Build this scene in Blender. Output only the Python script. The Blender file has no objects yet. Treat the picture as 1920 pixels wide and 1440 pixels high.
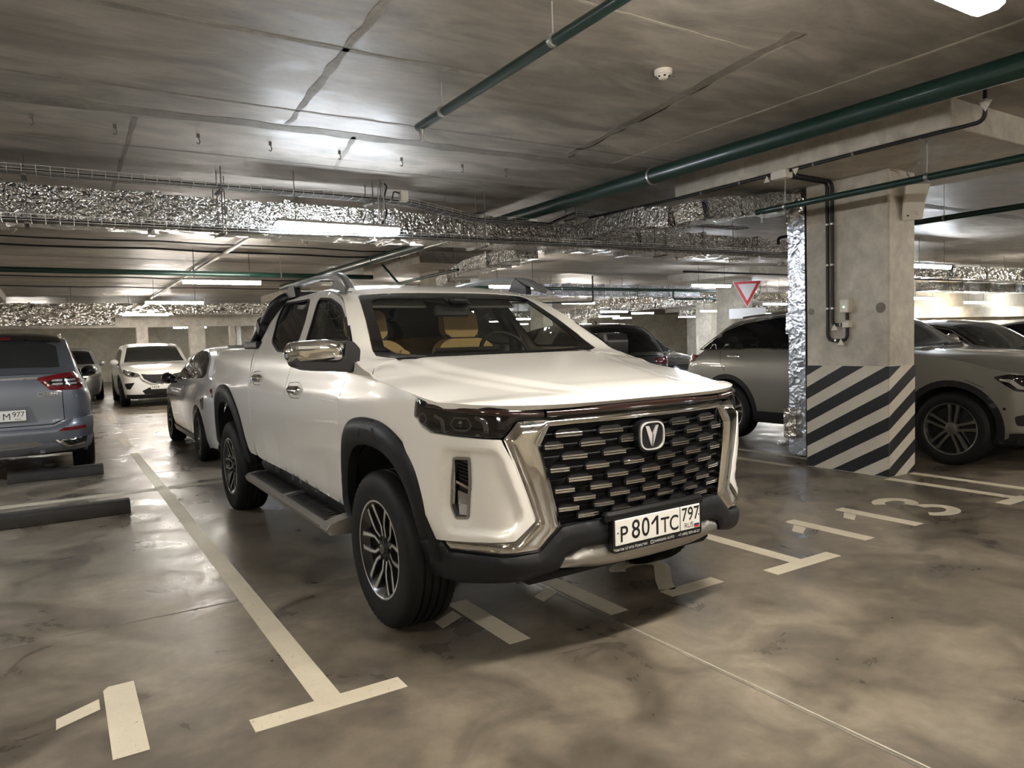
import bpy, bmesh, math, random
import numpy as np
from mathutils import Vector, Matrix
from mathutils.geometry import delaunay_2d_cdt
random.seed(7)
scene = bpy.context.scene
COL = scene.collection

# ---------------------------------------------------------------- camera (solved from the parking lines, the plate and the truck)
FPX, YAW, PITCH, ROLL = 1359.15, 0.5592, 0.0587, -0.0310
CAM = Vector((-2.2163, -3.3630, 1.3913))
cam_data = bpy.data.cameras.new('camera'); cam = bpy.data.objects.new('camera', cam_data); COL.objects.link(cam)
cam_data.sensor_fit = 'HORIZONTAL'; cam_data.sensor_width = 36.0; cam_data.lens = FPX/1920*36.0
cam_data.clip_start = 0.05; cam_data.clip_end = 200
_f = Vector((math.sin(YAW)*math.cos(PITCH), math.cos(YAW)*math.cos(PITCH), -math.sin(PITCH)))
_r = Vector((math.cos(YAW), -math.sin(YAW), 0)); _u = _r.cross(_f)
_r2 = math.cos(ROLL)*_r + math.sin(ROLL)*_u; _u2 = -math.sin(ROLL)*_r + math.cos(ROLL)*_u
cam.matrix_world = Matrix(((_r2.x, _u2.x, -_f.x, CAM.x), (_r2.y, _u2.y, -_f.y, CAM.y), (_r2.z, _u2.z, -_f.z, CAM.z), (0, 0, 0, 1)))
scene.camera = cam

# ---------------------------------------------------------------- world and exposure (an underground garage: its lamps are the light)
world = bpy.data.worlds.new('world'); scene.world = world; world.use_nodes = True
world.node_tree.nodes['Background'].inputs[0].default_value = (.9, .85, .75, 1)
world.node_tree.nodes['Background'].inputs[1].default_value = 0.02
scene.view_settings.view_transform = 'Standard'; scene.view_settings.look = 'None'
scene.view_settings.gamma = 1.0; scene.view_settings.use_curve_mapping = False
scene.view_settings.exposure = 2.5
LAMP_W = 30.0          # emission strength of the ceiling tubes
scene.cycles.max_bounces = 7; scene.cycles.diffuse_bounces = 4; scene.cycles.glossy_bounces = 3
scene.cycles.use_adaptive_sampling = True; scene.cycles.adaptive_threshold = .10; scene.cycles.adaptive_min_samples = 16
scene.cycles.transmission_bounces = 6; scene.cycles.transparent_max_bounces = 12
scene.cycles.sample_clamp_indirect = 6.0; scene.cycles.caustics_reflective = False; scene.cycles.caustics_refractive = False
# ---------------------------------------------------------------- helpers
def tag(o, label=None, cat=None, group=None, kind=None):
    if label: o['label'] = label
    if cat: o['category'] = cat
    if group: o['group'] = group
    if kind: o['kind'] = kind
    return o
def empty(name, loc=(0, 0, 0), rz=0., label=None, cat=None, group=None, kind=None):
    o = bpy.data.objects.new(name, None); COL.objects.link(o); o.empty_display_size = .1
    o.location = loc; o.rotation_euler = (0, 0, rz)
    return tag(o, label, cat, group, kind)
def link_mesh(name, me, mat, parent=None):
    o = bpy.data.objects.new(name, me); COL.objects.link(o)
    for m in (mat if isinstance(mat, (list, tuple)) else [mat]): me.materials.append(m)
    if parent is not None: o.parent = parent
    return o
def raw(name, V, F, mat, parent=None, smooth=40, midx=None):
    me = bpy.data.meshes.new(name); me.from_pydata([tuple(map(float, v)) for v in V], [], [tuple(map(int, f)) for f in F])
    me.validate()
    if smooth:
        me.polygons.foreach_set('use_smooth', [True]*len(me.polygons))
        if smooth < 180: me.set_sharp_from_angle(angle=math.radians(smooth))
    o = link_mesh(name, me, mat, parent)
    if midx is not None and len(midx) == len(me.polygons): me.polygons.foreach_set('material_index', midx)
    return o
def copy_tree(o, parent=None):
    c = o.copy(); COL.objects.link(c); c.parent = parent
    for ch in list(o.children): copy_tree(ch, c)
    return c
class MB:
    """collects shapes for ONE mesh object"""
    def __init__(s): s.v = []; s.f = []; s.m = []; s.cur = 0
    def add(s, V, F):
        n = len(s.v); s.v += [tuple(v) for v in V]; s.f += [tuple(i+n for i in f) for f in F]; s.m += [s.cur]*len(F); return s
    def box(s, c, d, b=0., R=None):
        hx, hy, hz = d[0]/2, d[1]/2, d[2]/2; b = min(b, hx*.9, hy*.9, hz*.9); V = []; F = []
        if b <= 0:
            for x in (-hx, hx):
                for y in (-hy, hy):
                    for z in (-hz, hz): V.append((x, y, z))
            F = [(0, 1, 3, 2), (4, 6, 7, 5), (0, 4, 5, 1), (2, 3, 7, 6), (0, 2, 6, 4), (1, 5, 7, 3)]
        else:
            idx = {}
            for sx in (-1, 1):
                for sy in (-1, 1):
                    for sz in (-1, 1):
                        for a in range(3):
                            p = [sx*(hx-b), sy*(hy-b), sz*(hz-b)]; p[a] = (sx*hx, sy*hy, sz*hz)[a]
                            idx[(sx, sy, sz, a)] = len(V); V.append(tuple(p))
            for a in range(3):
                o1, o2 = (a+1) % 3, (a+2) % 3
                for sa in (-1, 1):
                    q = []
                    for s1, s2 in ((-1, -1), (1, -1), (1, 1), (-1, 1)):
                        k = [0, 0, 0]; k[a] = sa; k[o1] = s1; k[o2] = s2; q.append(idx[(*k, a)])
                    F.append(tuple(q if sa > 0 else q[::-1]))
            for a in range(3):
                o1, o2 = (a+1) % 3, (a+2) % 3
                for s1 in (-1, 1):
                    for s2 in (-1, 1):
                        k0 = [0, 0, 0]; k0[o1] = s1; k0[o2] = s2; k1 = list(k0); k0[a] = -1; k1[a] = 1
                        q = [idx[(*k0, o1)], idx[(*k1, o1)], idx[(*k1, o2)], idx[(*k0, o2)]]
                        F.append(tuple(q[::-1] if s1*s2 > 0 else q))
            for sx in (-1, 1):
                for sy in (-1, 1):
                    for sz in (-1, 1):
                        q = [idx[(sx, sy, sz, a)] for a in range(3)]; F.append(tuple(q if sx*sy*sz > 0 else q[::-1]))
        c = Vector(c)
        V = [c+((R @ Vector(v)) if R is not None else Vector(v)) for v in V]
        return s.add(V, F)
    def bx(s, x0, x1, y0, y1, z0, z1, b=0.): return s.box(((x0+x1)/2, (y0+y1)/2, (z0+z1)/2), (abs(x1-x0), abs(y1-y0), abs(z1-z0)), b)
    def cyl(s, p0, p1, r, n=16, r1=None, caps=True):
        p0 = Vector(p0); p1 = Vector(p1); r1 = r if r1 is None else r1; a = (p1-p0).normalized()
        u = a.orthogonal().normalized(); w = a.cross(u); V = []
        for p, rr in ((p0, r), (p1, r1)):
            for k in range(n): t = 2*math.pi*k/n; V.append(p+u*(rr*math.cos(t))+w*(rr*math.sin(t)))
        F = [(k, (k+1) % n, n+(k+1) % n, n+k) for k in range(n)]
        if caps: F += [tuple(range(n))[::-1], tuple(range(n, 2*n))]
        return s.add(V, F)
    def tube(s, path, r, n=8, caps=True):
        P = [Vector(p) for p in path]; rr = r if isinstance(r, (list, tuple)) else [r]*len(P); V = []; F = []
        T = [(P[min(i+1, len(P)-1)]-P[max(i-1, 0)]).normalized() for i in range(len(P))]
        u = T[0].orthogonal().normalized()
        for i, p in enumerate(P):
            u = (u-T[i]*u.dot(T[i])); u = u.normalized() if u.length > 1e-6 else T[i].orthogonal().normalized(); w = T[i].cross(u)
            for k in range(n): t = 2*math.pi*k/n; V.append(p+u*(rr[i]*math.cos(t))+w*(rr[i]*math.sin(t)))
        for i in range(len(P)-1):
            for k in range(n): F.append((i*n+k, i*n+(k+1) % n, (i+1)*n+(k+1) % n, (i+1)*n+k))
        if caps: F += [tuple(range(n))[::-1], tuple(range((len(P)-1)*n, len(P)*n))]
        return s.add(V, F)
    def lathe(s, prof, n=32, o=(0, 0, 0), axis=(0, 0, 1), mod=None, closed=False):
        """prof: list of (radius, height along axis)"""
        o = Vector(o); a = Vector(axis).normalized(); u = a.orthogonal().normalized(); w = a.cross(u); V = []; F = []; m = len(prof)
        for k in range(n):
            t = 2*math.pi*k/n
            for j, (r, h) in enumerate(prof):
                q = r if mod is None else mod(j, k, r); V.append(o+a*h+u*(q*math.cos(t))+w*(q*math.sin(t)))
        for k in range(n):
            k2 = (k+1) % n
            for j in range(m if closed else m-1): j2 = (j+1) % m; F.append((k*m+j, k2*m+j, k2*m+j2, k*m+j2))
        return s.add(V, F)
    def prism(s, poly, fn, d0, d1):
        """poly 2-D outline, fn(u,v,d)->3-D; extruded from d0 to d1"""
        n = len(poly); V = [fn(u, v, d0) for u, v in poly]+[fn(u, v, d1) for u, v in poly]
        F = [tuple(range(n))[::-1], tuple(range(n, 2*n))]+[(k, (k+1) % n, n+(k+1) % n, n+k) for k in range(n)]
        return s.add(V, F)
    def sphere(s, c, r, n=12, m=8, sc=(1, 1, 1)):
        V = []; F = []; c = Vector(c)
        for i in range(m+1):
            for k in range(n):
                a = math.pi*i/m; t = 2*math.pi*k/n; V.append(c+Vector((r*sc[0]*math.sin(a)*math.cos(t), r*sc[1]*math.sin(a)*math.sin(t), r*sc[2]*math.cos(a))))
        for i in range(m):
            for k in range(n): F.append((i*n+k, (i+1)*n+k, (i+1)*n+(k+1) % n, i*n+(k+1) % n))
        return s.add(V, F)
    def build(s, name, mat, parent=None, smooth=40):
        o = raw(name, s.v, s.f, mat, parent, smooth, s.m if isinstance(mat, (list, tuple)) else None)
        bm = bmesh.new(); bm.from_mesh(o.data); bmesh.ops.recalc_face_normals(bm, faces=bm.faces); bm.to_mesh(o.data); bm.free()
        return o
def round_path(pts, r, n=5):
    """replace the corners of a polyline by arcs"""
    P = [Vector(p) for p in pts]; out = [P[0]]
    for i in range(1, len(P)-1):
        a, b, c = P[i-1], P[i], P[i+1]; d1 = (a-b); d2 = (c-b); q = min(r, d1.length*.45, d2.length*.45)
        p1 = b+d1.normalized()*q; p2 = b+d2.normalized()*q
        for k in range(n+1): t = k/n; out.append(p1*(1-t)**2+b*2*t*(1-t)+p2*t*t)
    out.append(P[-1]); return out
def fillet(poly, r, n=4):
    """round the corners of a closed 2-D polygon"""
    out = []; m = len(poly)
    for i in range(m):
        a, b, c = [np.array(poly[k % m], float) for k in (i-1, i, i+1)]
        d1 = a-b; d2 = c-b; l1 = np.linalg.norm(d1); l2 = np.linalg.norm(d2)
        if l1 < 1e-9 or l2 < 1e-9: continue
        q = min(r, l1*.45, l2*.45); p1 = b+d1/l1*q; p2 = b+d2/l2*q
        for k in range(n+1): t = k/n; out.append(tuple(p1*(1-t)**2+b*2*t*(1-t)+p2*t*t))
    return out
def text_mesh(txt, size, align='CENTER', extrude=0., bold=0., xs=1.):
    cu = bpy.data.curves.new('lettering', 'FONT'); cu.body = txt; cu.size = size; cu.align_x = align; cu.align_y = 'CENTER'; cu.extrude = extrude; cu.offset = bold
    o = bpy.data.objects.new('lettering', cu); COL.objects.link(o)
    dg = bpy.context.evaluated_depsgraph_get(); me = bpy.data.meshes.new_from_object(o.evaluated_get(dg))
    bpy.data.objects.remove(o); bpy.data.curves.remove(cu)
    if xs != 1.: me.transform(Matrix.Diagonal((xs, 1, 1, 1)))
    return me
def place_text(name, txt, size, M, mat, parent=None, **k):
    me = text_mesh(txt, size, **k); me.name = name; me.transform(M); me.materials.clear(); o = link_mesh(name, me, mat, parent); return o
# ---------------------------------------------------------------- materials (all procedural)
def nodes_of(name):
    m = bpy.data.materials.new(name); m.use_nodes = True; nt = m.node_tree
    return m, nt, nt.nodes['Principled BSDF']
def P(name, col, rough=.5, metal=0., coat=0., coat_rough=.03, spec=.5, emit=None, estr=0., alpha=1.):
    m, nt, b = nodes_of(name); c = tuple(col)+(1,)
    b.inputs['Base Color'].default_value = c; b.inputs['Roughness'].default_value = rough; b.inputs['Metallic'].default_value = metal
    b.inputs['Coat Weight'].default_value = coat; b.inputs['Coat Roughness'].default_value = coat_rough
    b.inputs['Specular IOR Level'].default_value = spec
    if emit: b.inputs['Emission Color'].default_value = tuple(emit)+(1,); b.inputs['Emission Strength'].default_value = estr
    b.inputs['Alpha'].default_value = alpha
    return m
def N(nt, t, **k):
    n = nt.nodes.new(t)
    for a, v in k.items():
        if a in n.inputs.keys(): n.inputs[a].default_value = v
        else: setattr(n, a, v)
    return n
def ramp(nt, pts, interp='LINEAR'):
    r = nt.nodes.new('ShaderNodeValToRGB'); r.color_ramp.interpolation = interp; e = r.color_ramp.elements
    while len(e) < len(pts): e.new(.5)
    for k, (p, c) in enumerate(pts): e[k].position = p; e[k].color = (c, c, c, 1) if isinstance(c, (int, float)) else tuple(c)+(1,)
    return r
def mixc(nt, fac, a, b, mode='MIX'):
    x = nt.nodes.new('ShaderNodeMix'); x.data_type = 'RGBA'; x.blend_type = mode
    for sock, val in ((x.inputs[0], fac), (x.inputs[6], a), (x.inputs[7], b)):
        if hasattr(val, 'links') or hasattr(val, 'is_linked'): nt.links.new(val, sock)
        elif isinstance(val, (int, float)): sock.default_value = val
        else: sock.default_value = tuple(val)+(1,)
    return x.outputs[2]
def bump(nt, b, height, strength=.3, dist=.01):
    n = nt.nodes.new('ShaderNodeBump'); n.inputs['Strength'].default_value = strength; n.inputs['Distance'].default_value = dist
    nt.links.new(height, n.inputs['Height']); nt.links.new(n.outputs[0], b.inputs['Normal']); return n
def coords(nt, scale=(1, 1, 1), loc=(0, 0, 0), rot=(0, 0, 0)):
    t = nt.nodes.new('ShaderNodeTexCoord'); m = nt.nodes.new('ShaderNodeMapping'); m.inputs['Scale'].default_value = scale; m.inputs['Location'].default_value = loc; m.inputs['Rotation'].default_value = rot
    nt.links.new(t.outputs['Object'], m.inputs[0]); return m.outputs[0]
def noise(nt, vec, scale, detail=4., rough=.55, dist=0.):
    n = N(nt, 'ShaderNodeTexNoise'); n.inputs['Scale'].default_value = scale; n.inputs['Detail'].default_value = detail; n.inputs['Roughness'].default_value = rough; n.inputs['Distortion'].default_value = dist
    nt.links.new(vec, n.inputs['Vector']); return n.outputs['Fac']

def concrete(name, c0, c1, c2, rough=(.3, .6), big=.5, fine=9., spots=.0, spec=.5, bumps=.15, stretch=(1, 1, 1), stain=(.04, .035, .03), stain_at=(.62, .72), spot_scale=2.2, con=0., pits=0.):
    m, nt, b = nodes_of(name); L = nt.links.new
    v = coords(nt, stretch)
    n1 = noise(nt, v, big, 5, .6, .3); n2 = noise(nt, v, fine, 6, .65); n3 = noise(nt, v, big*3.7, 5, .6, .8)
    r1 = ramp(nt, [(.3+.06*con, c0), (.5, c1), (.7-.06*con, c2)]); L(n1, r1.inputs[0])
    r2 = ramp(nt, [(.3, .72), (.7, 1.15)]); L(n2, r2.inputs[0])
    c = mixc(nt, .55, r1.outputs[0], r2.outputs[0], 'MULTIPLY')
    r3 = ramp(nt, [(.36, .7-.22*con), (.62, 1.15+.08*con)]); L(n3, r3.inputs[0])
    c = mixc(nt, .6+.3*con, c, r3.outputs[0], 'MULTIPLY')
    if pits > 0:
        vp = coords(nt, (1., 2.6, 1.)); n5 = noise(nt, vp, 7.5, 2, .5, .2); n6 = noise(nt, v, .8, 2, .5); r5 = ramp(nt, [(.735, 0.), (.76, 1.)]); L(n5, r5.inputs[0]); r6 = ramp(nt, [(.45, 0.), (.6, pits)]); L(n6, r6.inputs[0])
        mp = N(nt, 'ShaderNodeMath', operation='MULTIPLY'); L(r5.outputs[0], mp.inputs[0]); L(r6.outputs[0], mp.inputs[1]); c = mixc(nt, mp.outputs[0], c, (.12, .10, .08))
    if spots > 0:
        n4 = noise(nt, v, spot_scale, 6, .7, 1.2); r4 = ramp(nt, [(stain_at[0], 0.), (stain_at[1], spots)]); L(n4, r4.inputs[0])
        c = mixc(nt, r4.outputs[0], c, stain)
    L(c, b.inputs['Base Color'])
    rr = ramp(nt, [(.3, rough[0]), (.7, rough[1])]); L(n3, rr.inputs[0]); L(rr.outputs[0], b.inputs['Roughness'])
    b.inputs['Specular IOR Level'].default_value = spec
    if bumps: bump(nt, b, n2, bumps, .01)
    return m
def foil_mat(name, tint=(.84, .83, .81), sc=16., rough=.16, strength=1., dist=.03):
    """crinkled aluminium wrap: sharp creases between flat facets"""
    m, nt, b = nodes_of(name); L = nt.links.new; v = coords(nt)
    w = N(nt, 'ShaderNodeTexNoise'); w.inputs['Scale'].default_value = sc*.6; w.inputs['Detail'].default_value = 2.; L(v, w.inputs['Vector'])
    mx = N(nt, 'ShaderNodeMix', data_type='RGBA'); mx.inputs[0].default_value = .10; L(v, mx.inputs[6]); L(w.outputs['Color'], mx.inputs[7])
    hs = []
    for k, q in ((1., 1.), (2.3, .5)):
        vo = N(nt, 'ShaderNodeTexVoronoi', feature='F1'); vo.inputs['Scale'].default_value = sc*k; L(mx.outputs[2], vo.inputs['Vector'])
        mm = N(nt, 'ShaderNodeMath', operation='MULTIPLY'); L(vo.outputs['Distance'], mm.inputs[0]); mm.inputs[1].default_value = q; hs.append(mm.outputs[0])
    a = N(nt, 'ShaderNodeMath', operation='ADD'); L(hs[0], a.inputs[0]); L(hs[1], a.inputs[1])
    bump(nt, b, a.outputs[0], strength, dist)
    n0 = noise(nt, v, 1.3, 3, .5); r = ramp(nt, [(.3, tuple(.72*t for t in tint)), (.7, tint)]); L(n0, r.inputs[0]); L(r.outputs[0], b.inputs['Base Color'])
    b.inputs['Metallic'].default_value = 1.; b.inputs['Roughness'].default_value = rough
    return m
def worn_paint(name, col, wear=.5, under=(.22, .19, .15), scale=55., thr=(.62, .68), rough=.55):
    m, nt, b = nodes_of(name); L = nt.links.new; v = coords(nt)
    n = noise(nt, v, scale, 5, .7, .8); n2 = noise(nt, v, 2.2, 4, .6); r = ramp(nt, [(thr[0], 0.), (thr[1], wear)]); L(n, r.inputs[0])
    r2 = ramp(nt, [(.3, .86), (.7, 1.06)]); L(n2, r2.inputs[0]); c = mixc(nt, 1., col, r2.outputs[0], 'MULTIPLY')
    L(mixc(nt, r.outputs[0], c, under), b.inputs['Base Color']); b.inputs['Roughness'].default_value = rough
    return m
def glass_mat(name, tint=(.02, .02, .022), see=.5, tcol=(.6, .62, .6), rough=.01):
    """thin automotive glass: fresnel gloss over a tinted see-through layer"""
    m = bpy.data.materials.new(name); m.use_nodes = True; nt = m.node_tree; nt.nodes.clear(); L = nt.links.new
    out = nt.nodes.new('ShaderNodeOutputMaterial'); tr = N(nt, 'ShaderNodeBsdfTransparent'); tr.inputs[0].default_value = tuple(tcol)+(1,)
    di = N(nt, 'ShaderNodeBsdfDiffuse'); di.inputs[0].default_value = tuple(tint)+(1,); gl = N(nt, 'ShaderNodeBsdfGlossy'); gl.inputs['Roughness'].default_value = rough
    m1 = nt.nodes.new('ShaderNodeMixShader'); m1.inputs[0].default_value = see; L(di.outputs[0], m1.inputs[1]); L(tr.outputs[0], m1.inputs[2])
    fr = N(nt, 'ShaderNodeFresnel'); ge = N(nt, 'ShaderNodeNewGeometry'); io = N(nt, 'ShaderNodeMapRange'); io.inputs['To Min'].default_value = 1.5; io.inputs['To Max'].default_value = 1/1.5
    L(ge.outputs['Backfacing'], io.inputs['Value']); L(io.outputs[0], fr.inputs[0])      # a thin sheet reflects alike from both sides
    m2 = nt.nodes.new('ShaderNodeMixShader'); L(fr.outputs[0], m2.inputs[0]); L(m1.outputs[0], m2.inputs[1]); L(gl.outputs[0], m2.inputs[2]); L(m2.outputs[0], out.inputs[0])
    return m
def emit_mat(name, col, s):
    m = bpy.data.materials.new(name); m.use_nodes = True; nt = m.node_tree; nt.nodes.clear()
    out = nt.nodes.new('ShaderNodeOutputMaterial'); e = nt.nodes.new('ShaderNodeEmission'); e.inputs[0].default_value = tuple(col)+(1,); e.inputs[1].default_value = s
    nt.links.new(e.outputs[0], out.inputs[0]); return m
def flake_paint(name, col, rough=.32, metal=.6, coat=1.):
    m, nt, b = nodes_of(name); v = coords(nt); n = noise(nt, v, 900, 2, .5); r = ramp(nt, [(.3, tuple(.82*c for c in col)), (.7, col)])
    nt.links.new(n, r.inputs[0]); nt.links.new(r.outputs[0], b.inputs['Base Color']); b.inputs['Roughness'].default_value = rough; b.inputs['Metallic'].default_value = metal
    b.inputs['Coat Weight'].default_value = coat; b.inputs['Coat Roughness'].default_value = .02; return m

M = {}
M['floor'] = concrete('floor_concrete', (.118, .098, .074), (.200, .168, .128), (.285, .243, .190), rough=(.22, .5), con=1., big=.6, fine=14., spots=.65, bumps=.06, stain=(.07, .06, .046), stain_at=(.56, .92), spot_scale=1.1)
M['ceiling'] = concrete('ceiling_concrete', (.275, .250, .216), (.38, .349, .308), (.475, .44, .395), rough=(.40, .62), con=.7, pits=.9, big=.5, fine=5., spots=.55, bumps=.08, stretch=(.6, 1.5, 1), stain=(.14, .125, .105), stain_at=(.62, .74), spot_scale=1.3)
M['concrete'] = concrete('column_concrete', (.44, .405, .345), (.56, .52, .45), (.65, .61, .54), rough=(.5, .8), big=1.1, fine=12., spots=.35, bumps=.12, stain=(.2, .18, .15), spot_scale=2.5)
M['wall'] = concrete('wall_concrete', (.50, .43, .30), (.60, .53, .40), (.68, .62, .50), rough=(.6, .85), big=.4, fine=4., spots=.3, bumps=.05, stain=(.22, .19, .14))
M['joint_soft'] = concrete('soft_joint_concrete', (.22, .20, .17), (.29, .265, .23), (.36, .33, .29), rough=(.6, .8), big=3., fine=20.)
M['joint'] = concrete('joint_concrete', (.17, .155, .13), (.23, .21, .18), (.30, .28, .24), rough=(.6, .8), big=3., fine=20.)
M['joint_pale'] = concrete('joint_pale_concrete', (.42, .39, .33), (.5, .47, .4), (.56, .53, .46), rough=(.6, .8), big=3., fine=20.)
M['line'] = worn_paint('floor_marking_paint', (.74, .67, .52), .75, (.25, .21, .15))
M['line_worn'] = worn_paint('worn_marking_paint', (.50, .46, .36), .8, (.24, .2, .15), 30, (.52, .66))
M['stripe_black'] = worn_paint('stripe_black_paint', (.012, .012, .014), .5, (.3, .27, .22), 40, (.66, .72), .45)
M['stripe_white'] = worn_paint('stripe_white_paint', (.60, .56, .47), .4, (.38, .34, .28), 30, (.6, .7), .6)
M['foil'] = foil_mat('foil_insulation', sc=22., dist=.022); M['foil_blue'] = foil_mat('foil_insulation_cool', (.78, .82, .88), 26., .18, 1., .02)
M['foil_smooth'] = foil_mat('foil_insulation_smooth', (.74, .80, .90), 12., .26, .55, .016)
M['foil_fine'] = foil_mat('foil_insulation_far', (.86, .84, .80), 7., .18, 1., .07)
M['green'] = P('green_pipe_paint', (.008, .033, .026), .38, 0, .3); M['green_lit'] = P('olive_pipe_paint', (.10, .11, .075), .45)
M['conduit'] = P('black_conduit', (.012, .012, .014), .5); M['galv'] = P('galvanised_steel', (.48, .48, .47), .38, .9); M['rod'] = P('dull_steel_rod', (.16, .15, .14), .5, .7)
M['greypipe'] = P('grey_pipe', (.42, .40, .36), .5); M['wplastic'] = P('white_plastic', (.72, .69, .62), .45); M['gplastic'] = P('grey_plastic', (.35, .34, .32), .5)
M['lamp_warm'] = emit_mat('lamp_warm_glow', (1., .925, .82), LAMP_W); M['lamp_cool'] = emit_mat('lamp_cool_glow', (.88, .94, 1.), LAMP_W)
M['lamp_far'] = emit_mat('lamp_neutral_glow', (1., .95, .85), LAMP_W*.8)
M['led'] = emit_mat('green_led', (.3, 1., .2), 3.)
M['white'] = P('white_car_paint', (.86, .845, .80), .24, 0, .6, .05); M['white2'] = P('white_pearl_paint', (.74, .74, .74), .25, 0, 1.)
M['suv'] = flake_paint('blue_grey_paint', (.17, .19, .225), .35, .55); M['suvdark'] = P('grey_cladding', (.115, .12, .13), .5)
M['glc'] = flake_paint('warm_grey_paint', (.29, .28, .258), .34, .6); M['black'] = P('black_car_paint', (.006, .006, .007), .18, 0, 1.)
M['silver'] = flake_paint('silver_paint', (.42, .42, .42), .3, .7); M['darkgrey'] = flake_paint('dark_grey_paint', (.03, .03, .034), .3, .3)
M['plastic'] = P('black_plastic', (.006, .006, .007), .42, spec=.4); M['trim'] = P('dark_grey_trim', (.010, .0105, .0125), .48, spec=.35); M['gloss'] = P('gloss_black', (.004, .004, .005), .06, 0, .6)
M['well'] = P('wheel_well_black', (.004, .004, .004), .9); M['rubber'] = P('tyre_rubber', (.006, .006, .006), .6, spec=.3); M['rubber2'] = P('tread_rubber', (.028, .026, .023), .75)
M['chrome'] = P('chrome', (.74, .735, .72), .06, 1.); M['badge'] = P('bright_badge', (.72, .72, .72), .25, .4); M['satin'] = P('satin_silver', (.40, .39, .36), .34, .85); M['alloy'] = P('machined_alloy', (.80, .79, .77), .32, 1.); M['alloy_dark'] = P('dark_alloy', (.02, .02, .021), .25, .3, .5)
M['alloy_grey'] = P('grey_alloy', (.26, .25, .23), .32, .9); M['rail'] = P('grey_roof_rail', (.20, .21, .215), .35, .5)
M['ws'] = glass_mat('windscreen_glass', (.01, .01, .011), .90, (.82, .84, .81)); M['side_glass'] = glass_mat('side_glass', (.012, .012, .013), .93, (.82, .84, .82)); M['privacy'] = glass_mat('privacy_glass', (.010, .010, .011), .22, (.35, .35, .36))
M['carglass'] = glass_mat('dark_car_glass', (.007, .007, .008), .06, (.3, .3, .3)); M['carglass_grey'] = glass_mat('grey_car_glass', (.035, .036, .034), .15, (.4, .42, .4))
M['red'] = P('red_lens', (.16, .008, .012), .12, 0, 1.); M['clear'] = P('clear_lens', (.32, .31, .29), .12, .6, 1.); M['barlens'] = P('smoked_red_lens', (.022, .010, .009), .07, 0, 1.)
M['smoke'] = P('smoked_chrome', (.16, .16, .165), .12, .9, .5); M['lamp_lens'] = P('pale_lens', (.5, .5, .5), .1, .3, 1.)
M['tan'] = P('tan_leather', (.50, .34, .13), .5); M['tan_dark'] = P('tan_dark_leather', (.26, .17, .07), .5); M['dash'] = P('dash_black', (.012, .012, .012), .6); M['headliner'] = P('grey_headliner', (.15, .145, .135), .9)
M['plate'] = P('plate_white', (.80, .79, .74), .4); M['ink'] = P('plate_ink', (.008, .008, .01), .5); M['flag_blue'] = P('flag_blue', (.02, .03, .12), .5); M['flag_red'] = P('flag_red', (.55, .02, .02), .5)
M['white_ink'] = P('white_print', (.75, .75, .72), .5); M['sign_red'] = P('sign_red', (.50, .02, .03), .4); M['sign_white'] = P('sign_white', (.72, .72, .74), .35)
M['stop'] = concrete('wheel_stop_rubber', (.014, .012, .010), (.020, .017, .014), (.03, .026, .022), rough=(.6, .8), big=5., fine=30.)
M['wood_wall'] = P('yellow_wall', (.55, .45, .25), .7)
# ---------------------------------------------------------------- vehicle surfaces
def cr_resample(pts, n=400):
    """Centripetal-ish Catmull-Rom through pts, returned as n points equally spaced by arc length."""
    P = np.array(pts, float)
    Q = np.vstack([2*P[0]-P[1], P, 2*P[-1]-P[-2]])
    out = []
    for i in range(1, len(Q)-2):
        p0, p1, p2, p3 = Q[i-1], Q[i], Q[i+1], Q[i+2]
        d0, d1, d2 = [max(np.linalg.norm(b-a), 1e-6)**.5 for a, b in ((p0, p1), (p1, p2), (p2, p3))]
        m1 = d1*((p1-p0)/d0 - (p2-p0)/(d0+d1) + (p2-p1)/d1)
        m2 = d1*((p2-p1)/d1 - (p3-p1)/(d1+d2) + (p3-p2)/d2)
        t = np.linspace(0, 1, 24, endpoint=False)[:, None]
        h = 2*t**3-3*t**2+1
        out.append(h*p1 + (t**3-2*t**2+t)*m1 + (3*t**2-2*t**3)*p2 + (t**3-t**2)*m2)
    out = np.vstack(out+[P[-1:]])
    L = np.concatenate([[0], np.cumsum(np.linalg.norm(np.diff(out, axis=0), axis=1))])
    s = np.linspace(0, L[-1], n)
    return s, np.stack([np.interp(s, L, out[:, k]) for k in range(P.shape[1])], 1)

def sm_interp(x, kx, ky):
    """monotone-ish cubic interpolation (PCHIP) of knots, vectorised"""
    kx = np.asarray(kx, float); ky = np.asarray(ky, float); x = np.asarray(x, float)
    h = np.diff(kx); d = np.diff(ky)/h
    m = np.zeros_like(ky); m[0] = d[0]; m[-1] = d[-1]
    for i in range(1, len(kx)-1):
        if d[i-1]*d[i] > 0:
            w1 = 2*h[i]+h[i-1]; w2 = h[i]+2*h[i-1]
            m[i] = (w1+w2)/(w1/d[i-1]+w2/d[i])
    xc = np.clip(x, kx[0], kx[-1]); i = np.clip(np.searchsorted(kx, xc, side='right')-1, 0, len(h)-1)
    t = (xc-kx[i])/h[i]
    return ((2*t**3-3*t**2+1)*ky[i] + (t**3-2*t**2+t)*h[i]*m[i] + (3*t**2-2*t**3)*ky[i+1] + (t**3-t**2)*h[i]*m[i+1])

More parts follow.
